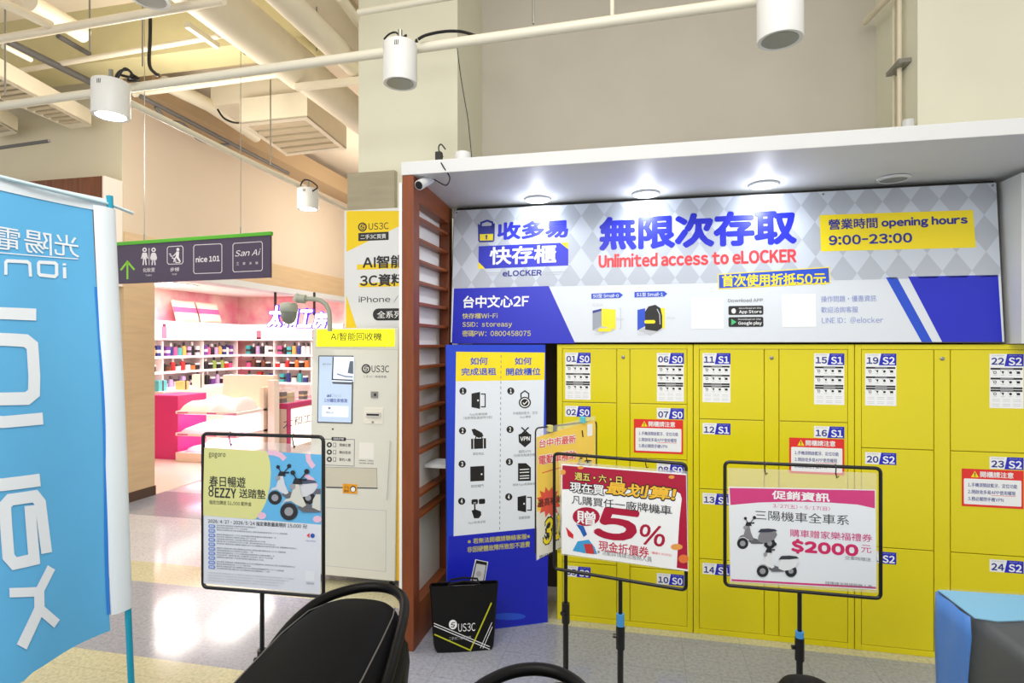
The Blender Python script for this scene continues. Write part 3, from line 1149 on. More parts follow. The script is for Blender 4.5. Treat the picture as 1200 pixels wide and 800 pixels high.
p.stroke([(390.5, 418), (389.5, 444.5), (413.5, 445.5)], 1.4, SCD, 2)
p.poly([(410, 423), (414, 423), (414, 438), (407.5, 437)], mat((100, 112, 128), .3), 2)
p.stroke([(395, 438), (405, 441), (413.5, 441.5)], 1.4, mat((120, 136, 158), .3), 3)
p.poly([(389, 447), (413.5, 448), (413.5, 450.5), (390, 449.5)], mat((90, 96, 108), .3), 2)
p.text('ai', 383, 388, 461.3, 465, mat((40, 70, 140), .4, emit=.1), .02, 2); p.text('Check', 388.5, 400, 461, 465, mat((150, 165, 195), .4, emit=.2), 0, 2)
p.text('1分鐘在家檢測', 380, 407, 466.5, 471, mat((36, 66, 160), .4, emit=.1), .015, 2)
p.rect(377.5, 408.5, 475, 488, SCR2, 1, .006)
p.text('掃描 QR', 382, 391, 482, 484.5, I_GREY, 0, 2); p.oval(386, 478, 1.4, 1.4, I_GREY, 2)
p.text('apple  phone', 378, 388, 425, 428, I_GREY, 0, 2)
p.build('screen_picture', so)
p = Print(KP)
INK = mat((40, 42, 44), .5)
p.oval(429, 432, 5.3, 5.6, INK, 1); p.oval(429, 432, 3.6, 3.8, KIOSK, 2)
p.stroke([(431.5, 429.5), (428, 429.8), (427, 432), (431, 432), (430, 434.6), (426.6, 434)], 1.1, INK, 3)
p.text('US3C', 435.5, 456, 428, 436, INK, .006, 1)
p.text('二手3C | 專業買賣', 425.5, 453, 439.5, 442.5, I_GREY, 0, 1)
p.stroke([(380, 514.2), (415.5, 514.8), (415, 546), (380, 544.5), (380, 514.2)], .7, I_GREY, 1)
p.rect(388.5, 405.5, 511.8, 516, INK, 2, .008); p.text('回收步驟', 391, 403, 512.6, 515.2, I_WHITE, 0, 3)
for i, y in enumerate((521, 529.5, 538)):
    p.oval(386, y, 3.1, 3.1, INK, 2); p.oval(386, y, 1.3, 1.4, KIOSK, 3)
    p.rect(390.5, 394, y - 2.5, y + 2.5, I_GREY, 2); p.rect(391, 393.4, y - 1.8, y + 1.8, KIOSK, 3)
    p.text(('環繞位置', '機台檢測', '簽約入帳')[i], 397.5, 411, y - 1.7, y + 1.9, INK, .004, 2)
p.rect(421, 438, 518, 537, mat((236, 236, 230), .5), 1)
p.text('掃描前往 了解更多', 421, 438, 538.5, 540, INK, 0, 1); p.text('回收流程', 421, 438, 541.5, 543, INK, 0, 1)
p.stroke([(380.5, 547), (441.5, 548.5), (442, 571.5), (381, 570)], .5, I_GREY, 1)
p.poly([(381, 547.5), (441, 548.5), (441.5, 571), (381, 569.5)], mat((206, 202, 184), .25), .5)
p.stroke([(382, 571), (442.5, 572)], 1.2, INK, 1)
p.stroke([(382, 594.5), (452.5, 598), (452, 669.5), (382, 662.5)], .6, I_LGREY, 1)
p.stroke([(369.5, 407.5), (466, 409.5)], .5, I_LGREY, 1)
p.build('printed_marks', t)
c0, cv1 = KP.L(435, 458.5); c1, cv0 = KP.L(443, 466)
b = MB(); b.pbox(KP, c0, c1, cv0, cv1, -.005, .006, STEEL); co = b.build('scanner_window', t)
b = MB(); b.pbox(KP, (c0 + c1) / 2 - .001, (c0 + c1) / 2 + .014, (cv0 + cv1) / 2 - .009, (cv0 + cv1) / 2 + .008, .006, .0075, BLACK); b.build('lens', co)
c0, cv1 = KP.L(426.5, 477); c1, cv0 = KP.L(449, 497)
b = MB(); b.pbox(KP, c0, c1, cv0, cv1, -.005, .003, mat((232, 230, 218), .4)); co = b.build('card_reader', t, bevel=.002)
a0, av1 = KP.L(430, 483); a1, av0 = KP.L(446.5, 489)
b = MB(); b.pbox(KP, a0, a1, av0, av1, .003, .012, mat((200, 200, 196), .4)); b.build('reader_lip', co)
b = MB(); b.pbox(KP, a0 + .004, a1 - .01, av0 + .012, av1 - .008, .012, .0135, BLACK); b.build('card_slot', co)
a0, av1 = KP.L(437, 494.5)
b = MB(); b.lathe(KP.W(a0, av1, .003), [(.008, 0), (.007, .004)], STEEL, 12, KP.n); b.build('key_lock', co)
a0, av0 = KP.L(390, 502.5)
b = MB(); b.lathe(KP.W(a0, av0, 0), [(.006, 0), (.006, .002)], BLACK, 10, KP.n); b.build('microphone_hole', t)
a0, av1 = KP.L(402, 566.5); a1, av0 = KP.L(418.5, 578.5)
b = MB(); b.pbox(KP, a0, a1, av0, av1, -.001, .003, mat((236, 160, 20), .45)); fo = b.build('flap_sticker', t)
p = Print(Plane(KP.W(0, 0, .0034), KP.W(1, 0, .0034))); p.P.y, p.P.n = KP.y, KP.n
p.text('小心', 403.2, 409.2, 568.5, 572, INK, .01, 1); p.text('夾手', 403.2, 409.2, 573.2, 576.6, INK, .01, 1)
p.oval(413.8, 572.8, 3.6, 3.8, INK, 1); p.oval(413.8, 573.2, 2.6, 2.8, I_WHITE, 2)
p.build('lettering', fo)
a0, av1 = KP.L(456.5, 516); _, av0 = KP.L(453, 585)
b = MB(); b.tube([KP.W(a0, av1, .004), KP.W(a0 + .006, av1 - .01, .008), KP.W(a0 - .004, av1 - .22, .008), KP.W(a0 - .012, av0, .006)], .0035, WHITE, 8)
b.build('cable_tie', t, smooth=True)

# pole arm with dome camera on the kiosk
t = thing('dome_camera', 'grey dome camera on a bent pipe arm rising behind the kiosk', 'camera', at_d(386, 384, 4.0))
GM = mat((158, 164, 150), .4)
arc = [(386.5, 388), (386.3, 372), (385.5, 364), (382, 356.5), (376, 352), (368, 350.3), (358, 350)]
b = MB(); b.tube([at_d(x, y, 3.98) for x, y in arc], .016, GM, 12); b.build('arm', t, smooth=True)
cc = at_d(347, 350, 3.98)
b = MB(); b.tube([at_d(358, 350.5, 3.98), at_d(349, 349.5, 3.98)], .03, GM, 12); b.tube([at_d(351, 345, 3.98), at_d(346, 353, 3.98)], .024, GM, 10); b.build('joint', t, smooth=True)
c = at_d(338.5, 362, 3.98)
b = MB(); b.lathe(c, [(.02, .045), (.05, .04), (.058, .02), (.058, -.015), (.054, -.02)], GM, 20); b.build('housing', t, smooth=True)
b = MB(); b.lathe(c, [(.053, -.02), (.05, -.055), (.036, -.085), (.015, -.1), (.003, -.103)], mat((120, 124, 116), .15), 20); b.build('dome', t, smooth=True)

# tall yellow and white advertising board behind the kiosk
BY = 3.885
BP = Plane((-2.105, BY, 0), (-1.5, BY, 0))
t = thing('advertising_board', 'tall white and yellow advertising board fixed to the stone cladding behind the kiosk', 'sign', (-1.8, BY, 0))
bx1 = .585
btop = BP.L(406, 246.5)[1]
b = MB(); b.pbox(BP, 0, bx1, 0, btop, -.012, 0, mat((225, 225, 225), .5)); b.build('board', t)
p = Print(BP)
p.urect(.002, bx1 - .002, .002, btop - .002, mat((228, 232, 236), .45), 1)
BYL = mat((244, 212, 24), .45)
p.poly([(406, 247), (471, 247), (470, 264), (406, 295)], BYL, 2)
p.poly([(405.5, 345), (405.5, 700), (430, 700), (430, 384), (418, 384)], BYL, 2)
p.rect(418.5, 470, 310, 316, BYL, 3); p.rect(421, 470, 331.5, 336.5, BYL, 3)
p.oval(424.8, 266, 5.2, 5.4, INK, 3); p.oval(424.8, 266, 3.6, 3.8, BYL, 4)
p.stroke([(427.3, 263.5), (423.8, 263.8), (422.8, 266), (426.8, 266), (425.8, 268.6), (422.4, 268)], 1.1, INK, 5)
p.text('US3C', 432, 455.5, 261.5, 269.5, INK, .004, 3)
p.rect(420, 455.5, 273, 282.5, INK, 3); p.text('二手3C買賣', 422.5, 452.5, 275, 280.5, I_WHITE, .006, 4)
p.text('AI智能', 425, 474, 300, 315, INK, .03, 5)
p.text('3C資料', 422, 474, 321.5, 336, INK, .03, 5)
p.text('iPhone / iPad', 420.5, 494, 347, 355, INK, .004, 5)
p.rect(437, 490, 361.5, 375.5, INK, 4, .04); p.text('全系列', 442, 471, 364.3, 372.8, I_WHITE, .01, 5)
p.build('printed_face', t)

# ==================================================================== POSTER STANDS AND POSTERS
def scooter_art(p, x, y, s, body, seat, lay=4, d=1):
    """small side view of a scooter printed on a poster; x,y = ground midpoint in px, s = length, d=1 front to the left"""
    X = lambda a: x + d * a * s
    Y = lambda a: y - a * s
    O = lambda a, b_, r, m_, l: p.oval(X(a), Y(b_), r * s, r * s, m_, l)
    W1 = mat((34, 34, 40), .5); W2 = mat((150, 152, 158), .5)
    O(-.38, .15, .15, W1, lay); O(-.38, .15, .075, W2, lay + 1)
    O(.34, .15, .15, W1, lay); O(.34, .15, .065, W2, lay + 1)
    V = lambda *q: [(X(a), Y(b_)) for a, b_ in q]
    p.poly(V((-.24, .22), (-.14, .14), (.16, .14), (.22, .26), (.02, .26), (-.10, .30)), mat((96, 98, 104), .5), lay + 2)
    p.poly(V((.02, .22), (.16, .16), (.30, .18), (.46, .26), (.54, .38), (.50, .46), (.10, .46), (.04, .36)), body, lay + 3)
    p.poly(V((-.52, .24), (-.44, .32), (-.34, .33), (-.24, .26), (-.20, .30), (-.30, .40), (-.44, .36)), body, lay + 3)
    p.poly(V((-.36, .36), (-.26, .28), (-.14, .22), (-.08, .26), (-.16, .44), (-.20, .62), (-.28, .64)), body, lay + 4)
    p.poly(V((.02, .45), (.10, .54), (.30, .55), (.48, .53), (.54, .48), (.30, .45)), seat, lay + 5)
    p.poly(V((-.32, .62), (-.28, .72), (-.18, .72), (-.14, .62)), W1, lay + 5)
    O(-.31, .58, .05, W2, lay + 6)
    p.stroke(V((-.2, .69), (-.07, .70)), .035 * s, W1, lay + 5)
    p.stroke(V((-.24, .70), (-.30, .80)), .02 * s, W1, lay + 5); O(-.31, .82, .04, W1, lay + 5)
    p.stroke(V((-.18, .70), (-.08, .82)), .02 * s, W1, lay + 5); O(-.07, .84, .045, W1, lay + 5)


def stand(label, TL, dl, TR, dr, H, knob=None, pole_px=None, base=True, wire=.007, ztop=None, tape=None, clamp=None, pole_top=None):
    a = at_d(TL[0], TL[1], dl); c = at_d(TR[0], TR[1], dr)
    z = (a.z + c.z) / 2 if ztop is None else ztop
    a.z = c.z = 0
    P = Plane(a, c)
    Wd = (c - a).length
    cu = Wd / 2 if pole_px is None else P.L(pole_px, 700)[0]
    foot = P.W(cu, 0, 0)
    t = thing('poster_stand', label, 'poster stand', (foot.x, foot.y, 0), 0, 'black wire poster stands')
    b = MB(); b.tube(ring_pts(P, 0, Wd, z - H, z, .018), wire, BLACKM, 10, closed=True)
    b.build('frame', t, smooth=True)
    ptop = z - H if pole_top is None else pole_top
    b = MB(); b.tube([P.W(cu, .42, 0), P.W(cu, ptop, 0)], .0085, BLACKM, 12); b.build('upper_pole', t, smooth=True)
    b = MB(); b.tube([P.W(cu, .015, 0), P.W(cu, .43, 0)], .0125, BLACKM, 12); b.build('lower_pole', t, smooth=True)
    b = MB(); b.tube([P.W(cu, .36, 0), P.W(cu, .45, 0)], .018, BLACKM, 12)
    b.tube([P.W(cu, .41, 0), P.W(cu - .03, .41, .004)], .009, BLACKM, 8); b.build('height_clamp', t, smooth=True)
    if tape:
        b = MB(); b.tube([P.W(cu, tape[0], 0), P.W(cu, tape[1], 0)], .0165, mat((70, 150, 215), .2), 12); tag(b.build('tape', t, smooth=True), 'blue tape')
    b = MB(); b.lathe(P.W(cu, 0, 0), [(.15, 0), (.15, .006), (.135, .012), (.03, .016), (.018, .03)], BLACKM, 28); b.build('round_base', t, smooth=True)
    return t, P, Wd, z


def hook(t, P, px, py, z, drop=.045):
    u, _ = P.L(px, py)
    b = MB(); b.tube([P.W(u, z + .009, 0), P.W(u, z - .004, .0095), P.W(u, z - drop * .5, .004), P.W(u + .004, z - drop, .003), P.W(u + .010, z - drop * .8, .006)], .0022, BLACKM, 8)
    b.build('hook', t, smooth=True)


def sleeve(t, PW, pts, lay=14):
    p = Print(PW); p.poly(pts, SLEEVE, -5); p.build('clear_sleeve', t)


def shifted(P, w_):
    return Plane(P.W(0, 0, w_), P.W(1, 0, w_))


# --- portrait poster on the left: yellow-green half circle and two scooters
t1, P1, W1_, z1 = stand('portrait poster stand left of the kiosk holding the yellow and blue poster', (238, 506), 2.30, (379, 513.5), 2.214, .60)
for (x, y) in ((270, 507), (344, 511)):
    hook(t1, P1, x, y, z1)
Q = shifted(P1, .004)
t = thing('hanging_poster', 'yellow and blue poster with two white scooters hanging in the portrait stand', 'poster', Q.W(W1_ / 2, z1 - .6, 0), 0, 'posters hung on stands')
p = Print(Q)
p.poly([(239.5, 524), (377, 532.5), (375.5, 696), (237, 683)], mat((214, 219, 228), .4), 1)
p.poly([(239.5, 524), (377, 532.5), (376.5, 614.5), (238, 603.5)], mat((96, 176, 224), .4), 2)
pts = [(239.5, 524), (312, 528.5)]
for k in range(9):
    a = R(-70 + 17.5 * k * 1.0)
    pts.append((296 + 22 * math.cos(a) + 0, 569 + 39 * math.sin(a)))
pts = [(239.5, 524), (313, 528.6), (316.5, 540), (317.5, 553), (316.5, 570), (312, 588), (305, 602), (299, 608.4), (238, 603.5)]
p.poly(pts, mat((214, 214, 142), .4), 3)
PK = mat((226, 184, 208), .4)
p.stroke([(314, 530), (322, 530.5), (329, 533), (334, 538)], 6, PK, 4)
p.stroke([(361, 532), (362, 539), (366, 545), (368, 547)], 6, PK, 4)
p.oval(307, 604, 5, 4, PK, 4)
p.oval(372, 608, 5, 4, PK, 4)
p.stroke([(358, 556), (366, 562), (371, 570)], 5, PK, 4)
p.clip = (0.01, Q.L(376.3, 580)[0], -1, 9)
scooter_art(p, 343, 591, 54, mat((205, 208, 214), .4), mat((74, 82, 108), .4), 5)
scooter_art(p, 365, 609, 68, mat((206, 206, 196), .4), mat((96, 96, 108), .4), 14)
p.clip = None
p.text('gogoro', 245, 264.5, 530, 536.5, INK, .004, 5)
p.text('春日暢遊', 245.5, 288, 557, 569.5, INK, .014, 5)
p.oval(247.6, 571.8, 3, 3.6, INK, 5); p.oval(247.6, 571.8, 1.6, 2.2, mat((214, 214, 142), .4), 6)
p.oval(247.6, 578, 3, 3.6, INK, 5); p.oval(247.6, 578, 1.6, 2.2, mat((214, 214, 142), .4), 6)
p.text('EZZY', 252, 277, 571, 582.5, INK, .016, 5)
p.text('送踏墊', 280.5, 311.5, 572, 583, INK, .014, 5)
p.text('指定白牌送 $1,500 配件金', 245.5, 295, 585.5, 590.5, INK, .004, 5)
p.text('2026/4/27 - 2026/5/24 指定車款最高現折 15,000 元!', 244, 360, 607.5, 612.5, INK, .008, 5)
PBL = mat((110, 140, 205), .4)
tails = ('指定車款 優惠專案 加購電池服務 送千元好禮', '購車享分期零利率方案 首購禮券送完為止', '舊換新補助最高折抵 三千元 活動限量', '加碼贈專屬安全帽與防護險一年')
for i in range(10):
    y = 614 + i * 5.3
    p.rect(244.5, 252.5, y, y + 4.2, PBL, 5, .006)
    p.text('車款', 246, 251, y + .9, y + 3.3, I_WHITE, 0, 6)
    p.text(tails[i % 4] + tails[(i + 1) % 4], 254, 300 + (i * 37 % 50), y + .2, y + 2, I_GREY, 0, 5)
    if i % 3 != 1:
        p.text(tails[(i + 2) % 4], 254, 290 + (i * 23 % 36), y + 2.9, y + 4.5, I_GREY, 0, 5)
for i in range(4):
    p.text('※' + tails[i] + tails[(i + 1) % 4] + tails[(i + 2) % 4], 243, 345 - 6 * i, 669.5 + i * 3, 671.3 + i * 3, I_LGREY, 0, 5)
p.poly([(359.5, 627), (363, 624), (363, 630)], mat((220, 60, 60), .4), 5)
p.oval(366.5, 627.3, 2.6, 2.7, mat((40, 80, 170), .4), 5)
p.text('Carrefour', 358.5, 370.5, 632, 634, mat((60, 90, 170), .4), 0, 5)
p.rect(358, 369, 668.5, 680.5, mat((222, 226, 232), .4), 5)
p.text('活動詳情', 359, 368, 682, 684, I_GREY, 0, 5)
p.build('printed_sheet', t)
sleeve(t, Q, [(240, 514), (378, 522), (376, 697.5), (236.5, 684)], 24)

# --- yellow poster turned to the left, on its own pole
t2, P2, W2_, z2 = stand('thin stand of the yellow poster standing nearest the blue board', (627.5, 507), 2.55, (699, 488), 2.79, .55, pole_px=663, wire=.0035, pole_top=.70)
u_, _ = P2.L(663, 650)
b = MB(); b.tube([P2.W(u_, .70, .002), P2.W(u_ - .03, .704, .02)], .009, BLACKM, 8); b.build('knob', t2, smooth=True)
Q = shifted(P2, .006)
t = thing('hanging_poster', 'yellow poster with red headline and big number partly behind the red poster', 'poster', Q.W(W2_ / 2, z2 - .62, 0), 0, 'posters hung on stands')
p = Print(Q)
p.poly([(629, 512), (697, 492), (697, 620), (629, 656)], mat((240, 212, 130), .4), 1)
p.poly([(629, 600), (697, 575), (697, 620), (629, 656)], mat((232, 230, 216), .4), 2)
p.poly([(629, 512), (697, 492), (697, 575), (629, 600)], mat((246, 208, 84), .4), 2)
HL = mat((228, 72, 62), .4)
p.text('台中市最新', 631, 675, 514, 525.5, I_WHITE, .09, 3); p.text('台中市最新', 631.5, 674.5, 514.8, 525, HL, .02, 4)
p.text('電動車補助', 630.5, 675, 533, 545.5, I_WHITE, .09, 3); p.text('電動車補助', 631, 674.5, 533.8, 545, HL, .02, 4)
p.stroke([(635, 554), (672, 543)], 1, HL, 3)
star = []
for k in range(24):
    r_ = 15 if k % 2 else 10
    star.append((643 + r_ * math.cos(k * math.pi / 12), 588 + r_ * 1.25 * math.sin(k * math.pi / 12)))
p.poly(star, mat((228, 84, 64), .4), 4)
p.text('最高補助', 630, 658, 585, 595, I_BLACK, .012, 5)
p.text('3', 636.5, 648, 606, 640, I_BLACK, .06, 4, slant=.15); p.text('3', 637.5, 647, 608, 638, I_YEL, .012, 5, slant=.15)
p.text('1', 650.5, 658, 601, 634, I_BLACK, .06, 4, slant=.15); p.text('1', 651, 657, 603, 632, I_YEL, .012, 5, slant=.15)
p.text('萬', 662, 680, 600, 622, I_BLACK, .03, 4)
p.text('即日起 - 年底止', 632, 668, 650.5, 655, I_BLACK, .006, 4)
p.rect(688, 694, 497, 511, I_WHITE, 4)
p.stroke([(682, 504), (683, 512)], 1.5, I_BLACK, 4); scooter_art(p, 684, 548, 17, mat((200, 196, 160), .4), I_BLACK, 5)
p.build('printed_sheet', t)
sleeve(t, Q, [(629, 504), (698, 487), (697.5, 620.5), (628.5, 657)], 16)
for (x, y, c_, lab) in ((644.5, 501, (214, 206, 120), 'pale yellow clip'), (683, 491, (90, 200, 210), 'turquoise clip')):
    u, v = Q.L(x, y)
    b = MB(); b.pbox(Q, u - .009, u + .009, v - .018, v + .012, -.014, .012, mat(c_, .35)); tag(b.build('clip', t2, bevel=.003), lab)

# --- red and white 5% poster
t3, P3, W3_, z3 = stand('landscape poster stand holding the crimson five percent poster before the lockers', (649.5, 533.5), 2.555, (804, 540.5), 2.33, .50, pole_px=727, tape=(.455, .505))
for (x, y) in ((688, 536), (757, 540)):
    hook(t3, P3, x, y, z3, .03)
a = at_d(657, 660, 2.53); c = at_d(806, 660, 2.315)
a.z = c.z = 0
Q = Plane(a, c)
t = thing('hanging_poster', 'crimson and white poster with big five percent hanging before lockers', 'poster', Q.W(.27, .7, 0), 0, 'posters hung on stands')
p = Print(Q)
p.poly([(658, 543), (804.5, 555), (806.5, 669), (658.5, 648.5)], I_WHITE, 1)
p.poly([(659, 545), (804, 556.5), (804.3, 575), (798, 573.5), (659, 573)], I_CRIM, 2)
p.poly([(797, 573.5), (804.3, 574), (806, 667), (793, 665), (796, 610), (799, 584), (797, 578), (788, 573)], I_CRIM, 2)
p.stroke([(662, 605), (800, 605)], .01, I_WHITE, 2)
p.oval(660, 553, 3, 3, mat((226, 160, 70), .4), 3); p.oval(680.5, 547.6, 3.5, 2, mat((226, 160, 70), .4), 3); p.oval(787, 558.7, 3.5, 2, mat((226, 160, 70), .4), 3)
GO = mat((236, 214, 110), .4)
p.text('週五・六・日', 673, 730, 552, 563, I_BLACK, .10, 3); p.text('週五・六・日', 673.5, 729, 552.8, 562, GO, .02, 4)
p.text('現在買', 667, 709, 563, 577, I_BLACK, .10, 3); p.text('現在買', 668, 708, 564, 576, I_WHITE, .02, 4)
p.text('最划算!', 710, 793, 562, 580, I_BLACK, .08, 3, slant=.2); p.text('最划算!', 711, 792, 563.5, 578.5, mat((240, 190, 60), .4), .03, 4, slant=.2)
p.text('凡購買任一廠牌機車', 670, 787, 579.5, 590, INK, .004, 4)
p.text('(不含電動機車)', 755, 788, 595.5, 598.5, I_GREY, 0, 4)
p.oval(687, 605, 16, 11, I_CRIM, 3)
p.text('贈', 676, 698, 597, 613, I_WHITE, .02, 4)
p.text('5', 698, 748, 592, 630, I_CRIM, .028, 3, slant=.25)
p.text('%', 749, 780, 613, 637, I_CRIM, .012, 3, slant=.15)
p.text('現金折價券', 701.5, 760.5, 632.5, 645, mat((196, 40, 74), .4), .014, 3)
p.text('(最高4,000元)', 763, 787, 645.5, 648.5, HL, 0, 3)
p.text('※活動詳情請洽服務人員', 700, 764, 642.8, 649, I_GREY, 0, 3)
SB = mat((64, 158, 214), .4)
p.poly([(671, 645), (677, 634), (690, 632), (697, 641), (700, 649), (684, 647.6)], SB, 3)
p.poly([(684, 637), (694, 637), (697, 649), (687, 648)], mat((196, 60, 60), .4), 4)
p.poly([(663, 617), (672, 626), (672, 631), (666, 628)], mat((206, 40, 50), .4), 4)
p.poly([(675, 614), (684, 616), (688, 626), (684, 629), (680, 621)], mat((40, 96, 180), .4), 4)
p.oval(793, 640.5, 7, 3.6, mat((230, 160, 80), .4), 4); p.oval(801, 654.5, 6, 5, mat((226, 120, 60), .4), 4)
p.build('printed_sheet', t)
sleeve(t, Q, [(655, 540), (806, 552), (807, 670), (657, 650)], 12)

# --- pink and white poster on the right
t4, P4, W4_, z4 = stand('landscape poster stand on the right holding the pink and white poster', (849.5, 542), 2.4126, (1032, 547.5), 2.285, .505, pole_px=937, tape=(.44, .475))
for (x, y) in ((896, 543), (979, 547)):
    hook(t4, P4, x, y, z4)
Q = shifted(P4, .004)
t = thing('hanging_poster', 'white poster with pink band and two scooters hanging in the right stand', 'poster', Q.W(W4_ / 2, z4 - .5, 0), 0, 'posters hung on stands')
p = Print(Q)
p.poly([(853.5, 570), (1026, 573.5), (1027, 691), (856, 681)], mat((228, 234, 240), .4), 1)
p.poly([(854.8, 571.5), (1025, 574.5), (1025.3, 595.5), (1005, 591), (970, 588.5), (930, 587.5), (890, 588.5), (856, 591.5)], I_MAG, 2)
p.text('促銷資訊', 904.5, 972.5, 574.2, 584.4, I_WHITE, .03, 3)
p.text('3/27(五) ~ 5/17(日)', 905.5, 972.5, 589.6, 594.6, mat((214, 90, 140), .4), .006, 3)
p.text('三陽機車全車系', 884.5, 995, 597, 608.5, INK, 0, 3)
p.text('購車贈家樂福禮券', 925.5, 1022, 619.5, 628.5, I_MAG, .006, 3)
p.text('$2000', 927, 1006, 630.5, 648, mat((205, 40, 100), .4), .03, 3)
p.text('元', 1009, 1021, 638, 647, I_MAG, 0, 3)
p.text('交車時贈送', 990, 1020.5, 651, 655.5, I_GREY, 0, 3)
p.text('詳情請洽現場服務人員', 967, 1022, 680.5, 685, I_GREY, 0, 3)
p.poly([(857, 678.2), (1026.5, 687.3), (1026.5, 689.6), (857, 680.5)], I_MAG, 2)
scooter_art(p, 887, 643, 44, mat((128, 128, 134), .4), mat((50, 54, 72), .4), 4)
scooter_art(p, 911, 675.5, 46, mat((226, 230, 234), .4), mat((54, 56, 64), .4), 12)
p.build('printed_sheet', t)
sleeve(t, Q, [(853, 548), (1027.5, 554), (1028.5, 695), (855, 684)], 24)

# ==================================================================== HANGING DIRECTION SIGN
a = at_d(132, 285, 5.05); c = at_d(316.5, 272, 4.55)
zt = 2.484
a.z = c.z = zt
HP = Plane(a, c)
HWd = (c - a).length
t = thing('direction_sign', 'dark purple direction sign with green top bar hanging from two wires', 'sign', (a + c) / 2 - Vector((0, 0, .35)))
b = MB(); b.pbox(HP, 0, HWd, -.35, -.022, -.02, .0, mat((72, 60, 86), .4)); b.build('sign_panel', t)
b = MB(); b.pbox(HP, -.005, HWd + .008, -.024, .006, -.026, .006, mat((84, 176, 40), .4)); tag(b.build('top_bar', t, bevel=.003), 'green top bar')
p = Print(HP)
SIG = mat((228, 226, 232), .5); GRN = mat((140, 210, 50), .5)
p.stroke([(149.3, 327), (149.3, 307)], 2.2, GRN, 1); p.stroke([(141.5, 316.5), (149.3, 306.5), (157.5, 316)], 2.2, GRN, 1)
for cx_, skirt in ((169.5, 0), (180, 1)):
    p.oval(cx_, 292.6, 2.6, 2.6, SIG, 1); p.oval(cx_, 292.6, 1.2, 1.2, mat((72, 60, 86), .4), 2)
    if skirt:
        p.poly([(cx_ - 2, 296), (cx_ + 2, 296), (cx_ + 3.6, 304.5), (cx_ - 3.6, 304.5)], SIG, 1)
    else:
        p.poly([(cx_ - 2.6, 296), (cx_ + 2.6, 296), (cx_ + 2, 304), (cx_ - 2, 304)], SIG, 1)
    p.stroke([(cx_ - 2.2, 297), (cx_ - 3.6, 303)], 1.2, SIG, 1); p.stroke([(cx_ + 2.2, 297), (cx_ + 3.6, 303)], 1.2, SIG, 1)
    p.stroke([(cx_ - 1, 303), (cx_ - 1.8, 310.5)], 1.4, SIG, 1); p.stroke([(cx_ + 1, 303), (cx_ + 1.8, 310.5)], 1.4, SIG, 1)
p.stroke([(174.7, 290.5), (174.8, 310.5)], .7, SIG, 1)
p.text('化妝室', 167.5, 181.5, 314, 319, SIG, .006, 1); p.text('Toilet', 170.5, 178, 321.3, 323.5, SIG, 0, 1)


def box_line(x0, y0, x1, y1, y0r, y1r, wd=.7):
    p.stroke([(x0, y0 + 2), (x0 + 1.5, y0), (x1 - 1.5, y0r), (x1, y0r + 2), (x1, y1r - 2), (x1 - 1.5, y1r), (x0 + 1.5, y1), (x0, y1 - 2), (x0, y0 + 2)], wd, SIG, 1)


box_line(196, 289, 214.5, 309.5, 288, 309)
p.oval(208.5, 292.2, 1.8, 1.8, SIG, 1)
p.poly([(206.5, 294.5), (210, 294.5), (209.5, 301), (212, 306.5), (210.5, 307), (206, 301)], SIG, 1)
p.stroke([(207, 296), (203, 300)], 1.1, SIG, 1); p.stroke([(206.5, 300), (203.5, 307)], 1.3, SIG, 1)
p.stroke([(198, 297.5), (200, 297.5), (200, 300), (202, 300), (202, 302.5), (204, 302.5), (204, 305), (206, 305), (206, 307.5), (211, 307.5)], .9, SIG, 1)
p.text('步梯', 199.5, 210, 313.5, 318.3, SIG, .006, 1); p.text('Stair', 201.5, 207.5, 320, 322.2, SIG, 0, 1)
box_line(227, 287, 260, 320.5, 285.5, 319.5)
p.text('nice 101', 229.5, 257.5, 300.5, 307.5, SIG, .018, 1)
box_line(273, 285, 307.5, 318.5, 283, 317)
p.text('San Ai', 276, 304.5, 293, 300.5, SIG, .004, 1, slant=.35)
for i, ch in enumerate('三愛泳裝'):
    p.text(ch, 277 + i * 7.5, 280 + i * 7.5, 307.4 - i * .3, 310.5 - i * .3, SIG, 0, 1)
p.build('printed_face', t)
for px in (168, 281):
    u, _ = HP.L(px, 275)
    b = MB(); b.tube([HP.W(u, .005, -.01), HP.W(u, ZC - zt, -.01)], .003, STEEL, 6); b.build('wire', t)
    b = MB(); b.tube([HP.W(u, .005, -.01), HP.W(u, .06, -.01)], .006, STEEL, 8); b.build('turnbuckle', t)

# ==================================================================== FLAG
fa = at_d(127, 300, 2.075); fb = at_d(0, 300, 1.77)
fa.z = fb.z = 0
FP = Plane(fb, fa)
FU1 = (fa - fb).length
warp = lambda u, v: .012 * math.sin(u * 14 + v * 1.2) * (1 - .5 * min(1, max(0, (v - .9)))) + .010 * math.sin(v * 5.0 + u * 3)
FTOP = 2.118
pole_lo, pole_hi = FP.W(*FP.L(153.5, 800)), FP.W(*FP.L(128.5, 236))
dirp = (pole_lo - pole_hi).normalized()
base = pole_hi + dirp * (pole_hi.z / -dirp.z)
t = thing('banner_flag', 'tall light blue banner flag with white lettering on a turquoise pole', 'flag', (base.x, base.y, 0))
b = MB(); b.tube([base + Vector((0, 0, .02)), pole_hi + Vector((0, 0, .02))], .011, mat((20, 150, 180), .3), 12); tag(b.build('pole', t, smooth=True), 'turquoise pole')
b = MB(); b.lathe((base.x, base.y, 0), [(.2, 0), (.2, .04), (.17, .06), (.03, .07), (.02, .1)], mat((60, 64, 70), .6), 24); b.build('weighted_base', t, smooth=True)
hl = FP.W(-.28, FTOP + .01, 0)
ph = pole_hi + Vector((0, 0, -.01))
b = MB(); b.tube([ph + (ph - hl).normalized() * .085 + Vector((0, 0, -.012)), ph, hl], .006, mat((190, 215, 222), .35), 8); b.build('cross_rod', t, smooth=True)
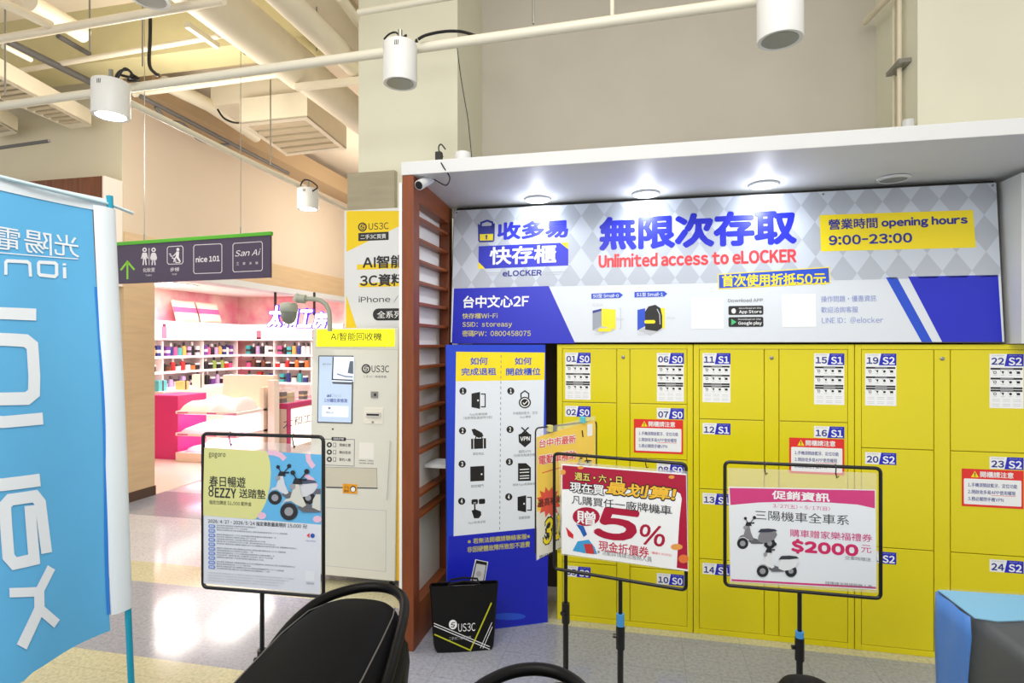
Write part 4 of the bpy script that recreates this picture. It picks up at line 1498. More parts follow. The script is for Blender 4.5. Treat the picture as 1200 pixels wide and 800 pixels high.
FB = mat((92, 176, 226), .7, var=.02); FBW = mat((222, 232, 238), .7); FBD = mat((40, 130, 220), .7)


def fu1(v):      # right edge of the cloth follows the pole
    q = pole_hi + (pole_lo - pole_hi) * ((pole_hi.z - v) / (pole_hi.z - pole_lo.z))
    return (q - FP.o).dot(FP.x)


p = Print(FP, .0006, warp)
nu, nv = 26, 44
fverts = []
for j in range(nv + 1):
    for i in range(nu + 1):
        s_ = i / nu
        vb = .60 + .02 * math.sin(s_ * 9)
        if s_ > .55: vb = .60 + .02 * math.sin(s_ * 9) * (1 - s_)
        v = vb + (FTOP - .02 - vb) * j / nv
        u = -.28 + (fu1(v) - .055 + .28) * s_
        fverts.append(p.q(u, v, 0))
b = MB(); b.mesh(fverts, [(j * (nu + 1) + i, j * (nu + 1) + i + 1, (j + 1) * (nu + 1) + i + 1, (j + 1) * (nu + 1) + i) for j in range(nv) for i in range(nu)], FB)
b.build('cloth', t, smooth=True)
# pole sleeve and top hem
vs, fs = [], []
K = 30
for k in range(K + 1):
    v = .66 + (FTOP - .02 - .66) * k / K
    ue = fu1(v)
    for q_ in range(7):
        a_ = math.pi * q_ / 6
        uu = ue - .02 + .038 * (-math.cos(a_)) + .0
        vs.append(FP.W(uu, v, .014 * math.sin(a_) + .003 + warp(uu, v) * .3))
for k in range(K):
    for q_ in range(6):
        fs.append((k * 7 + q_, k * 7 + q_ + 1, (k + 1) * 7 + q_ + 1, (k + 1) * 7 + q_))
b = MB(); b.mesh(vs, fs, FBW); b.build('pole_sleeve', t, smooth=True)
b = MB()
for k in range(24):
    u0 = -.28 + (fu1(FTOP) + .005 + .28) * k / 24; u1 = -.28 + (fu1(FTOP) + .005 + .28) * (k + 1) / 24
    b.face([p.q(u0, FTOP - .035, 4), p.q(u1, FTOP - .035, 4), p.q(u1, FTOP + .012, 4), p.q(u0, FTOP + .012, 4)], FBW)
b.build('top_hem', t)
b = MB()
for k in range(30):
    v0 = .66 + (FTOP - .3 - .66) * k / 30; v1_ = .66 + (FTOP - .3 - .66) * (k + 1) / 30
    b.face([p.q(fu1(v0) - .064, v0, 3), p.q(fu1(v0) - .052, v0, 3), p.q(fu1(v1_) - .052, v1_, 3), p.q(fu1(v1_) - .064, v1_, 3)], FBD)
b.build('edge_stitching', t)
FW = mat((226, 234, 240), .7)
p.text('光', 66, 95, 272.5, 298, FW, .006, 4, flip=True)
p.text('陽', 29, 63, 268, 295, FW, .006, 4, flip=True)
p.text('電', -8, 24, 264, 291, FW, .006, 4, flip=True)
p.stroke([(-40, 293.5), (0, 296.3), (94, 303.2)], 1.2, FW, 4, 12)
p.stroke([(77.5, 313), (77.5, 326)], 4, FW, 4, 8); p.stroke([(77.5, 308.3), (77.5, 310.8)], 4, FW, 4)
p.stroke([(47.5, 307), (66, 307.8), (68.2, 310), (68, 321.5), (65.5, 323.8), (47.5, 322), (46, 320), (46, 309), (47.5, 307)], 4, FW, 4, 8)
p.stroke([(4.5, 322), (5, 307.5), (7, 305.6), (32, 306.6), (35, 309), (35.5, 324)], 4, FW, 4, 8)
p.build('small_lettering', t)
p = Print(FP, .0006, warp)
# the big vertical lettering
p.stroke([(-60, 366), (0, 367), (41, 368.5)], 14, FW, 4, 10)
p.build('letter', t); p = Print(FP, .0006, warp)
p.stroke([(-60, 398), (0, 397.5), (27, 399), (35, 405), (37, 440), (36.5, 460), (28, 466.5), (-60, 468)], 15, FW, 4, 10)
p.build('letter', t); p = Print(FP, .0006, warp)
p.stroke([(-60, 491), (0, 494), (48, 490)], 14, FW, 4, 10)
p.stroke([(-60, 570), (0, 567.5), (46, 562)], 15, FW, 4, 10); p.stroke([(-60, 494), (-20, 497)], 14, FW, 4, 10)
p.build('letter', t); p = Print(FP, .0006, warp)
p.stroke([(56, 648), (47, 589), (40, 581), (10, 585), (4, 592), (9, 652), (16, 660), (40, 655), (34, 592)], 14, FW, 4, 10)
p.build('letter', t); p = Print(FP, .0006, warp)
p.stroke([(10, 694), (46, 693), (62, 665)], 11, FW, 4, 10)
p.stroke([(46, 693), (46, 713), (23, 757)], 13, FW, 4, 10)
p.stroke([(46, 713), (68, 731)], 12, FW, 4, 10)
p.build('letter', t)

# ==================================================================== SCOOTERS (seats at the lower edge)
RV = Vector((ca, sa, 0)); DV = Vector((-sa, ca, 0))


def C(l, d, z):      # lateral, depth, height seen from where the photographer stands
    return RV * l + DV * d + Vector((0, 0, z))


SEATM = mat((9, 9, 10), .6, spec=.10)
PLAST = mat((11, 11, 12), .45, spec=.12)


def make_scooter(label, rail=True, width=1.0):
    ax = Vector((.15, .9887)).normalized()        # seat axis (lateral, depth), towards the tail
    sd = Vector((ax.y, -ax.x))
    o2 = Vector((-.53, 1.50))
    g = lambda s, w_, z: C(o2.x + ax.x * s + sd.x * w_, o2.y + ax.y * s + sd.y * w_, z)
    base = g(-.1, 0, 0)
    t = thing('scooter', label, 'scooter', (base.x, base.y, 0), 0, 'display scooters in front of the lockers')
    secs = [(-.50, .18, .73, .55), (-.40, .20, .765, .55), (-.2, .212, .79, .55), (0, .21, .81, .56), (.15, .20, .83, .58), (.28, .18, .835, .60), (.36, .15, .82, .62), (.405, .11, .80, .65), (.425, .05, .765, .68)]
    rings = []
    for s_, hw, zt_, zb_ in secs:
        hw *= width
        ring = []
        for k in range(15):
            a = math.pi * k / 14
            cx_ = math.copysign(abs(math.cos(a)) ** .62, math.cos(a)); sz_ = math.sin(a) ** .55
            ring.append(g(s_, hw * cx_, zb_ + (zt_ - zb_) * sz_))
        rings.append(ring)
    b = MB(); b.loft(rings, SEATM); so = b.build('seat', t, smooth=True)
    so.modifiers.new('smooth', 'SUBSURF').render_levels = 2
    # seam along the shoulder of the seat
    for sgn in (1, -1):
        pts = []
        for s_, hw, zt_, zb_ in secs[:-2]:
            hw *= width
            a = R(52)
            pts.append(g(s_, sgn * (hw * math.cos(a) ** .62 + .0005), zb_ + (zt_ - zb_) * math.sin(a) ** .55 + .0005))
        b = MB(); b.tube(pts, .0022, mat((86, 84, 80), .6), 6); b.build('seam', so, smooth=True)
    # tail body under the seat
    rings = []
    for s_, hw, zt_, zb_ in ((-.52, .12, .60, .30), (-.3, .16, .62, .30), (0, .185, .63, .32), (.25, .18, .66, .40), (.42, .14, .70, .50), (.47, .07, .69, .58)):
        hw *= width
        ring = []
        for k in range(16):
            a = 2 * math.pi * k / 16
            ring.append(g(s_, hw * math.copysign(abs(math.cos(a)) ** .6, math.cos(a)), (zt_ + zb_) / 2 + (zt_ - zb_) / 2 * math.copysign(abs(math.sin(a)) ** .6, math.sin(a))))
        rings.append(ring)
    b = MB(); b.loft(rings, PLAST); b.build('tail_body', t, smooth=True)
    for nm, s_ in (('rear_wheel', .22), ('front_wheel', -.95)):
        c_ = g(s_, 0, .21); axl = C(sd.x, sd.y, 0)
        b = MB(); b.lathe(c_, [(.10, -.04), (.17, -.05), (.205, -.035), (.21, 0), (.205, .035), (.17, .05), (.10, .04)], RUBBER, 28, axl); b.build(nm, t, smooth=True)
    b = MB(); b.pbox(Plane(g(-.9, -.14, .22), g(-.45, -.14, .22)), 0, .48, 0, .08, -.28 * 1, 0, PLAST); b.build('footboard', t, bevel=.01)
    b = MB()
    b.loft([[g(-1.0 + dx * .5, w_, z) for w_, dx in ((-.16, .08), (-.08, 0), (.08, 0), (.16, .08), (.08, .1), (-.08, .1))] for z, dx0 in ((.22, 0), (.45, 0), (.62, 0))], PLAST)
    b.build('front_shield', t, smooth=True)
    if rail:
        pts = [g(.05, -.19, .68), g(.15, -.185, .74), g(.25, -.165, .785), g(.35, -.130, .808), g(.43, -.07, .812), g(.465, .0, .812), g(.455, .07, .81), g(.40, .125, .806),
               g(.30, .160, .797), g(.18, .182, .778), g(.07, .197, .75), g(-.02, .20, .715)]
        b = MB(); b.tube(curve_pts(pts), .0155, mat((10, 10, 11), .45, spec=.15), 12); b.build('grab_rail', t, smooth=True)
        for w_ in (-.195, .2):
            b = MB(); b.lathe(g(.0, w_, .705), [(.014, -.012), (.014, .012)], PLAST, 12, C(sd.x, sd.y, 0)); b.build('rail_bolt', t)
    return t


sA = make_scooter('black scooter seat with seam and looped grab rail below the portrait poster')
sB = copy_tree(sA)
sB['label'] = 'arched black grab rail of a scooter rising at the lower edge below the crimson poster'
off = at_d(628, 789, 1.47) - at_d(440, 689, 1.965)
sB.location += Vector((off.x, off.y, 0))
sC = make_scooter('rounded black scooter tail at the lower edge under the right poster stand', rail=False, width=.55)
off = at_d(927, 795, 1.43) - at_d(412, 697, 1.86)
sC.location += Vector((off.x, off.y, 0))

# wrapped case at the right edge
k1 = onZ(1099, 690, .85); k2 = onZ(1200, 766, .85); k3 = onZ(1200, 697, .85)
e1 = (k2 - k1).normalized(); e2 = (k3 - k1); e2 = (e2 - e1 * e2.dot(e1)).normalized()
t = thing('wrapped_case', 'grey case wrapped in plastic with blue foam corner at lower right', 'wrapped case', (k1 + e1 * .35 + e2 * .25) * 1.0 - Vector((0, 0, .85)))
GC = mat((46, 48, 52), .45, bump=.12, scale=12, spec=.3)
def case_box(l0, l1, m0, m1, z0, z1, mt, jit=0, seg=8):
    """puffy upright box along e1/e2"""
    b = MB()
    q = lambda a, c_, z: k1 * 1.0 + e1 * a + e2 * c_ + Vector((0, 0, z - .85))
    rings = []
    rad = .02
    for z, ins in ((z0, 0), (z1 - .03, 0), (z1 - .01, .006), (z1, .022)):
        ring = []
        for (c0, c1_, a0) in ((l1 - rad, m0 + rad, -90), (l1 - rad, m1 - rad, 0), (l0 + rad, m1 - rad, 90), (l0 + rad, m0 + rad, 180)):
            for k in range(4):
                a = R(a0 + 30 * k)
                ring.append(q(c0 + (rad) * math.cos(a) - (ins if c0 > (l0 + l1) / 2 else -ins), c1_ + rad * math.sin(a) - (ins if c1_ > (m0 + m1) / 2 else -ins), z))
        rings.append(ring)
    b.loft(rings, mt)
    return b
case_box(.006, .80, .006, .60, 0, .843, GC).build('case_body', t, smooth=True)
BF = mat((50, 122, 206), .45, bump=.3, scale=9)
BF2 = mat((110, 176, 212), .45, bump=.2, scale=9)
qf = lambda a, c_, z: k1 + e1 * a + e2 * c_ + Vector((0, 0, z - .85))
b = MB()
nseg = 14
vs = []
for j in range(nseg + 1):
    z = .842 - .84 * j / nseg
    for i in range(9):
        a = .175 * i / 8
        vs.append(qf(a + (.006 * math.sin(j * 1.7) if i == 8 else 0), -.004 - .003 * math.sin(i * 1.3 + j * .8), z))
b.mesh(vs, [(j * 9 + i, j * 9 + i + 1, (j + 1) * 9 + i + 1, (j + 1) * 9 + i) for j in range(nseg) for i in range(8)], BF)
vs = []
for j in range(nseg + 1):
    z = .842 - .84 * j / nseg
    for i in range(7):
        vs.append(qf(-.005 - .002 * math.sin(i + j), .5 * i / 6, z))
b.mesh(vs, [(j * 7 + i, j * 7 + i + 1, (j + 1) * 7 + i + 1, (j + 1) * 7 + i) for j in range(nseg) for i in range(6)], BF)
o_ = b.build('foam_corner', t, smooth=True)
o_.modifiers.new('thickness', 'SOLIDIFY').thickness = .003
tag(o_, 'blue foam corner sheet')
b = MB()
b.face([qf(0, 0, .848), qf(.19, .0, .848), qf(.205, .05, .849), qf(.18, .15, .849), qf(.12, .3, .849), qf(.05, .56, .848), qf(0, .6, .848)], BF2)
o_ = b.build('foam_top', t); o_.modifiers.new('thickness', 'SOLIDIFY').thickness = .003
tag(o_, 'pale blue foam over the top edge')
FILM = mat((214, 226, 232), .08, alpha=.07, bump=.5, scale=16)
case_box(-.012, .81, -.012, .61, .004, .858, FILM).build('plastic_film', t, smooth=True)

# ==================================================================== CEILING SERVICES
def pipe(name, pts, r, mt, label, cat, group=None, n=12):
    b = MB(); b.tube(pts, r, mt, n)
    return solo(name, b, label, cat, group, smooth=True)


# light rails with pendant cans
ZR = 3.2
r1a, r1b = onZ(-120, 141, ZR), onZ(1010, -16, ZR)
pipe('lighting_rail', [r1a, r1b], .026, PIPE_W, 'long cream pipe rail running across carrying the cylinder lights', 'pipe rail', 'ceiling pipes')
r6a, r6b = onZ(150, 119, 3.1), onZ(440, 262, 3.1)
pipe('lighting_rail', [r6a, r6b], .02, PIPE_W, 'cream pipe rail running back along the beige wall with the small light', 'pipe rail', 'ceiling pipes')
for (x0, y0, x1, y1, z, r, lab, nm, mt) in (
        (-40, 53, 262, 0, 3.6, .026, 'cream pipe crossing the upper left corner above the lit cylinder', 'ceiling_pipe', PIPE),
        (-5, 88, 292, 36, 4.08, .022, 'cream pipe running under the edge of the concrete beam', 'ceiling_pipe', PIPE),
        (157, 111, 347, 85, 3.95, .022, 'short cream pipe leading into the big round duct', 'ceiling_pipe', PIPE),
        (-30, -12, 60, 30, 3.62, .028, 'cream pipe coming in at the top left corner to the crossing pipe', 'ceiling_pipe', PIPE),
        (68, 42, 342, 201, 4.2, .022, 'dark conduit running back from beam to the shop wall', 'conduit', DARKPIPE),
        (8, 48, 112, 99, 4.05, .03, 'thick dark conduit at upper left behind the slotted box', 'conduit', DARKPIPE),
        (165, 113, 338, 203, 3.9, .022, 'dark conduit carrying cables above the cream wall rail', 'conduit', DARKPIPE),
        (-20, 176, 58, 165, 3.3, .014, 'short dark bar hanging low at left edge', 'hanging_bar', DARKPIPE),
        (420, 15, 552, -8, 3.7, .02, 'cream pipe crossing in front of the pillar near the top edge', 'ceiling_pipe', PIPE_W),
        (398, -4, 424, 31, 4.0, .035, 'cream pipe slanting down at the top left of the pillar', 'ceiling_pipe', PIPE)):
    pipe(nm, [onZ(x0, y0, z), onZ(x1, y1, z)], r, mt, lab, 'pipe' if nm != 'hanging_bar' else 'bar', 'ceiling pipes')
# stub pipe upper left with open end
pipe('ceiling_pipe', [onZ(35, 2, 4.0), onZ(98, 40, 4.0)], .065, PIPE, 'short wide cream pipe stub with open end at upper left', 'pipe', 'ceiling pipes', 18)
# big round ducts along the corridor
for (x, y, x2, y2, z, r, lab) in ((285, 28, 352, 83, 3.88, .165, 'widest cream round duct at the top left of the pillar'),
                                  (345, 10, 398, 60, 3.80, .088, 'middle cream round duct, narrower than its neighbours'),
                                  (398, 20, 430, 60, 4.30, .17, 'cream round duct closest to the pillar')):
    a = onZ(x, y, z); bq = onZ(x2, y2, z)
    b = MB(); b.tube([Vector((a.x, 1.2, z)), Vector((a.x, bq.y, z))], r, PIPE, 24)
    b.tube([Vector((a.x, bq.y, z)), Vector((a.x, 11.8, z))], r * .90, PIPE, 24)
    solo('air_duct', b, lab, 'duct', 'cream air ducts', smooth=True)
b = MB(); c = onZ(345, 102, 3.68); c2 = onZ(424, 91, 3.68)
b.box(min(c.x, c2.x), max(c.x, c2.x), c.y, c.y + .04, 3.66, 3.712, PIPE)
solo('duct_hanger', b, 'flat cream bar carrying the round ducts from below', 'hanger bar')


# air conditioning boxes
def vent_box(label, q, zb, h, name, slots=5):
    a, b_, c_, d_ = [onZ(x, y, zb) for x, y in q]          # near left, near right, far right, far left
    t = thing(name, label, 'air vent', (a + b_ + c_ + d_) / 4, 0, 'ceiling air boxes')
    top = [v + Vector((0, 0, h)) for v in (a, b_, c_, d_)]
    b = MB()
    b.mesh([a, b_, c_, d_] + top, [(4, 5, 6, 7), (0, 1, 5, 4), (1, 2, 6, 5), (2, 3, 7, 6), (3, 0, 4, 7)], PIPE)
    b.build('casing', t)
    mid = (a + b_ + c_ + d_) / 4
    inn = [v + (mid - v) * .14 for v in (a, b_, c_, d_)]
    b = MB()
    for i in range(4):
        j = (i + 1) % 4
        b.hexa([a_ for a_ in ((a, b_, c_, d_)[i], (a, b_, c_, d_)[j], inn[j], inn[i])] + [x_ + Vector((0, 0, .02)) for x_ in ((a, b_, c_, d_)[i], (a, b_, c_, d_)[j], inn[j], inn[i])], PIPE)
    b.build('rim', t)
    b = MB(); b.face([v + Vector((0, 0, h * .8)) for v in reversed(inn)], mat((120, 106, 84), .8)); b.build('inner_plate', t)
    for k in range(slots):
        f0, f1 = (k + .15) / slots, (k + .75) / slots
        l = lambda f: inn[0] + (inn[3] - inn[0]) * f
        r_ = lambda f: inn[1] + (inn[2] - inn[1]) * f
        b = MB(); b.hexa([l(f0), r_(f0), r_(f1), l(f1)] + [v + Vector((0, 0, .03)) for v in (l(f0), r_(f0), r_(f1), l(f1))], mat((206, 190, 158), .6)); b.build('louvre', t)


vent_box('large cream ceiling air box with open grille above the beige wall', [(281, 145.5), (360, 137.5), (406, 175), (336, 183)], 3.85, .26, 'ceiling_air_box')
vent_box('long slotted cream air box at upper left behind the lit cylinder', [(-90, 78), (-40, 70), (107, 148), (83, 151)], 3.78, .16, 'slotted_air_box', 14)
vent_box('slotted air box cut by the left edge beneath the long one', [(-110, 105), (-60, 110), (21, 156), (-8, 162)], 3.78, .16, 'slotted_air_box', 6)
b = MB(); a = onZ(247, 124, 4.13); c = onZ(345, 110, 4.13)
b.box(a.x, c.x, a.y, a.y + .5, 4.13, 4.42, PIPE)
solo('air_duct_box', b, 'rectangular cream duct feeding the large air box', 'duct')
# flexible pipe at the wall rail
pipe('ceiling_pipe', [onZ(192, 97, 4.15), onZ(245, 123, 4.15), onZ(300, 160, 4.15)], .07, PIPE, 'fat cream pipe running back under the ceiling beside the air box', 'pipe', 'ceiling pipes', 16)
# threaded rods
for (x, y0, y1, d, lab) in ((371, -30, 60, 4.4, 'thin threaded rod down to the rail left of the pillar'), (167, -30, 78, 4.6, 'thin threaded rod above the lit cylinder'), (317, 38, 193, 5.6, 'thin rod hanging in front of the air box'),
                            (6, -20, 112, 4.2, 'thin rod hanging at the far left edge'), (105, -20, 60, 4.2, 'thin rod hanging down to the dark conduit'), (625, -40, 28, 3.1, 'thin rod holding the rail right of the pillar')):
    pipe('threaded_rod', [at_d(x, y0, d), at_d(x, y1, d)], .006, STEEL, lab, 'rod', 'hanger rods', 8)
pipe('hanger_pipe', [at_d(717.5, -40, 3.0), at_d(717.5, 30, 3.0)], .011, PIPE_W, 'cream vertical pipe dropping onto the rail above the slogan', 'pipe')
# slotted strut
pa, pb = onZ(219, 29, 4.0), onZ(255, 54, 4.0)
b = MB(); P_ = Plane(pa, pb); L_ = (pb - pa).length
b.pbox(P_, 0, L_, -.02, .02, -.02, .02, PIPE_W)
t = solo('slotted_strut', b, 'short slotted metal strut hanging under the ceiling slab', 'strut')
pipe('slotted_strut', [onZ(4, 54, 3.8), onZ(36, 70, 3.8)], .02, PIPE_W, 'small cream strut at left edge above the slotted box', 'strut')

# cylinder lights
def can(label, px, py, d, dia, h, lit):
    """px,py = middle of the lower rim"""
    c = at_d(px, py, d)
    t = thing('cylinder_light', label, 'ceiling light', c, 0, 'white cylinder lights on the rails')
    r = dia / 2
    b = MB(); b.lathe(c, [(r * .80, .0), (r * .98, -.002), (r, .006), (r, h - .004), (r * .98, h), (.01, h)], CANW, 32); b.build('housing', t, smooth=True)
    b = MB(); b.lathe(c, [(r * .80, -.001), (r * .74, .004), (r * .5, .03), (r * .4, .05)], mat((190, 188, 180), .2, .8), 28)
    # an open cone: reflector seen from below
    b.f.pop(); b.f.pop(); b.mi.pop(); b.mi.pop()
    b.build('reflector', t, smooth=True)
    b = MB(); b.lathe(c, [(r * .78, .0), (r * .78, -.0025)], mat((255, 250, 240), .5, emit=9.0) if lit else mat((142, 146, 138), .25), 28); b.build('lamp_face', t)
    for k in range(6):
        a = R(200 + k * 5 + (60 if k > 2 else 0))
        b = MB(); n_ = Vector((math.cos(a), math.sin(a), 0)); tn = Vector((-n_.y, n_.x, 0))
        q = c + n_ * (r + .0008) + Vector((0, 0, h - .045))
        b.face([q - tn * .002, q + tn * .002, q + tn * .004 + Vector((0, 0, .025)), q + Vector((0, 0, .025))], BLACK); b.build('vent_slot', t)
    b = MB(); b.tube([c + Vector((0, 0, h)), c + Vector((0, 0, h + .04)), c + Vector((0, .0, h + .075))], .012, STEEL, 8); b.build('bracket', t)
    return c, h


for (lab, px, py, d, dia, h, lit) in (
        ('lit white cylinder light at left on the long rail', 130, 136, 3.50, .20, .20, 1),
        ('unlit white cylinder light on the rail before the pillar', 469, 98, 3.08, .175, .205, 0),
        ('unlit white cylinder light high at right before the niche wall', 914, 47, 2.58, .19, .25, 0),
        ('small lit white cylinder light far along the wall rail', 361, 245, 5.5, .195, .185, 1),
        ('white cylinder light mostly cut by the top edge above the lit one', 510, -1.5, 3.0, .19, .2, 0) if False else
        ('white cylinder light cut by the top edge at upper left', 176, 0, 3.1, .19, .2, 0)):
    can(lab, px, py, d, dia, h, lit)


# loose cables
def cable(pts, d, r, label, name='cable', mt=BLACK):
    pts = [at_d(x, y, d + (dd[0] if dd else 0)) for x, y, *dd in pts]
    # smooth with Catmull-Rom
    out = []
    for i in range(len(pts) - 1):
        p0, p1, p2, p3 = pts[max(0, i - 1)], pts[i], pts[i + 1], pts[min(len(pts) - 1, i + 2)]
        for k in range(6):
            u = k / 6
            out.append(.5 * ((2 * p1) + (p2 - p0) * u + (2 * p0 - 5 * p1 + 4 * p2 - p3) * u * u + (3 * p1 - p0 - 3 * p2 + p3) * u ** 3))
    out.append(pts[-1])
    b = MB(); b.tube(out, r, mt, 8)
    return solo(name, b, label, 'cable', smooth=True)


cable([(490, 46), (500, 41), (520, 37), (540, 37), (558, 42)], 3.08, .008, 'black cable arched on the rail right of the cylinder light')
cable([(450, 46), (456, 40), (464, 38), (470, 44), (476, 41), (474, 46)], 3.2, .005, 'loose wire loops above the unlit cylinder before the pillar')
cable([(486, 54), (488, 46), (490, 56)], 3.15, .005, 'black cable tie on the rail beside the cylinder')
cable([(176, -10), (176, 40), (175, 75), (182, 86), (186, 88)], 4.2, .012, 'dark cable hanging from the ceiling above the lit cylinder')
cable([(134, 94), (140, 84), (150, 82), (156, 88), (162, 92), (150, 90), (142, 88)], 3.58, .008, 'tangle of dark wires on the rail above the lit cylinder')
cable([(138, 92), (146, 80), (154, 86), (150, 94), (160, 94)], 3.56, .006, 'second wire coil on the rail above the lit cylinder')
qc = lambda x, dz: onZ(x, 113 + (x - 165) * 90 / 173, 3.9) + Vector((0, 0, dz))
b = MB(); b.tube(curve_pts([qc(182, -.03), qc(196, -.10), qc(214, -.06), qc(232, -.13), qc(252, -.10), qc(268, -.03)]), .018, mat((96, 94, 90), .6), 8)
solo('cable', b, 'thick grey cable sagging along the wall rail', 'cable', smooth=True)
cable([(352, 218), (356, 211), (364, 212), (372, 219), (366, 224)], 5.4, .007, 'wires over the small far cylinder light')
cable([(281, 40), (281, 46), (284, 60), (288, 64)], 4.8, .006, 'short wire dangling from the ceiling near the big duct')
cable([(255, 128), (262, 138), (272, 143), (280, 144)], 5.95, .01, 'dark cable curving into the large air box')
cable([(516, 183), (514, 173), (517, 169), (522, 175)], 3.15, .004, 'thin black lead looping on top of the white canopy')
cable([(535, 50), (540, 90), (545, 120), (549, 145), (554, 199)], 3.25, .0025, 'thin wire slanting down from the rail to the canopy')
cable([(519, 183, -.08), (516, 188, -.12), (520, 196, -.14), (527, 208, -.12), (523, 217, -.1), (512, 212, -.05), (507, 209)], 3.2, .0035, 'thin black lead running from canopy top to the small camera')

# little camera and devices on the canopy
t = thing('security_camera', 'small white security camera under the left corner of the canopy', 'camera', at_d(500, 207, 3.12))
a, c = at_d(491, 217, 3.1), at_d(505, 209, 3.2)
ax = (a - c).normalized()
b = MB(); b.lathe(c, [(.022, 0), (.026, .01), (.026, (a - c).length)], WHITE, 18, ax); b.build('barrel', t, smooth=True)
b = MB(); b.lathe(a, [(.021, 0), (.021, .003)], BLACK, 18, ax); b.build('lens', t)
b = MB(); b.tube([c, c + Vector((.02, .01, .02)), Vector((c.x + .025, c.y + .012, SOF - .003))], .007, WHITE, 8)
b.lathe((c.x + .025, c.y + .012, SOF - .008), [(.022, 0), (.022, .007)], WHITE, 14); b.build('mount', t, smooth=True)
c = onZ(538, 184, AWT + .0)
b = MB(); b.lathe((c.x, 2.965, AWT), [(.04, 0), (.042, .01), (.042, .036), (.036, .044), (.02, .046)], WHITE, 20)
solo('white_puck', b, 'small round white device lying on top of the canopy', 'device', smooth=True)
c2 = onY(525, 182, 3.08)
b = MB(); b.box(c2.x - .022, c2.x + .012, 2.93, 2.965, AWT, AWT + .05, BLACK)
solo('power_adapter', b, 'black power adapter on canopy top beside the white device', 'adapter', bevel=.005)

# pipes in the niche
xw = NX1 - .02
for (px0, r, zb, lab) in ((1057, .014, 2.95, 'thin cream pipe on the right niche wall, nearer the corner'), (1049, .009, 2.95, 'thinnest cream pipe on right niche wall, deeper in')):
    q = onX(px0, 60, xw)
    pipe('niche_pipe', [(xw - r, q.y, zb), (xw - r, q.y, ZC - .01)], r, PIPE, lab, 'pipe', 'niche pipes')
q = onX(1066, 120, xw - .03)
pipe('niche_pipe', [(xw - .04, q.y, AWT + .01), (xw - .04, q.y, 2.95)], .032, WHITE, 'short thick white pipe standing behind the canopy in the niche', 'pipe', 'niche pipes', 16)
b = MB(); q = onX(1056, 72, xw)
b.box(xw - .05, xw + .018, q.y - .1, q.y + .1, 3.34, 3.365, STEEL)
solo('pipe_clamp', b, 'grey metal clamp holding the thin niche pipes', 'clamp')
a = onY(1014, 26, NY - .1); c = onY(1042, -4, NY - .5)
pipe('niche_pipe', [a, c], .02, PIPE, 'cream pipe slanting up in the top right niche corner', 'pipe', 'niche pipes')

# ==================================================================== SHOP CONTENTS
GLOWB = mat((255, 240, 244), .5, emit=1.0)
SHELFM = mat((250, 238, 236), .5, var=.01)
LEDGE = mat((255, 240, 244), .5, emit=.5)
# shelving: left wall (facing +X) and back wall (facing -Y)
SD = .30
shelf_z = (1.42, 1.17, .89, .58)
tL = thing('wall_shelving', 'pale shelving along the left wall of the pink shop', 'shelving', (SHX + .2, 8.4, 0), 0, 'shop shelving')
b = MB(); b.box(SHX + .002, SHX + .03, 6.4, SHY - .32, 0.006, 1.68, SHELFM); b.build('back_panel', tL)
for z in shelf_z:
    b = MB(); b.box(SHX + .03, SHX + SD, 6.4, SHY - .32, z - .03, z, SHELFM); so = b.build('shelf', tL)
    b = MB(); b.box(SHX + SD, SHX + SD + .006, 6.4, SHY - .32, z - .035, z + .004, LEDGE); b.build('lit_edge', so)
for y in (7.2, 8.1, 9.0, 9.9):
    b = MB(); b.box(SHX + .03, SHX + SD - .01, y - .012, y + .012, 0.006, 1.68, SHELFM); b.build('upright', tL)
tB = thing('wall_shelving', 'pale shelving along the back wall of the pink shop', 'shelving', (-6.5, SHY - .2, 0), 0, 'shop shelving')
b = MB(); b.box(SHX + .31, SX - .3, SHY - .03, SHY - .002, 0.006, 1.68, SHELFM); b.build('back_panel', tB)
for z in shelf_z:
    b = MB(); b.box(SHX + .31, SX - .3, SHY - SD, SHY - .03, z - .03, z, SHELFM); so = b.build('shelf', tB)
    b = MB(); b.box(SHX + .31, SX - .3, SHY - SD - .006, SHY - SD, z - .035, z + .004, LEDGE); b.build('lit_edge', so)
for x in (-6.9, -6.1):
    b = MB(); b.box(x - .012, x + .012, SHY - SD + .01, SHY - .03, 0.006, 1.68, SHELFM); b.build('upright', tB)
# lit header boxes
for i, (y0, y1, lab) in enumerate(((6.6, 9.15, 'lit white box sign above the left shop shelves with pink bottle'), (9.17, SHY - .31, 'lit pink box sign in the far corner of the shop'))):
    t = thing('light_box', lab, 'light box', (SHX + .15, (y0 + y1) / 2, 1.685), 0, 'lit boxes above shop shelves')
    b = MB(); b.box(SHX + .002, SHX + .33, y0, y1, 1.685, 2.0, SHELFM); b.build('casing', t)
    b = MB(); b.box(SHX + .331, SHX + .335, y0 + .02, y1 - .02, 1.705, 1.98, GLOWB if i == 0 else mat((255, 214, 230), .5, emit=.7)); fo = b.build('lit_face', t)
    if i == 0:
        b = MB(); yb = onX(192.5, 388, SHX + .34).y
        b.box(SHX + .337, SHX + .339, yb - .05, yb + .05, 1.71, 1.90, mat((200, 120, 150), .5)); b.box(SHX + .3375, SHX + .3395, yb - .035, yb + .035, 1.90, 1.95, mat((120, 50, 80), .5)); b.build('bottle_picture', fo)
t = thing('light_box', 'lit white box sign above the back shop shelves', 'light box', (-6.4, SHY - .15, 1.685), 0, 'lit boxes above shop shelves')
b = MB(); b.box(SHX + .336, SX - .3, SHY - .33, SHY - .002, 1.685, 2.0, SHELFM); b.build('casing', t)
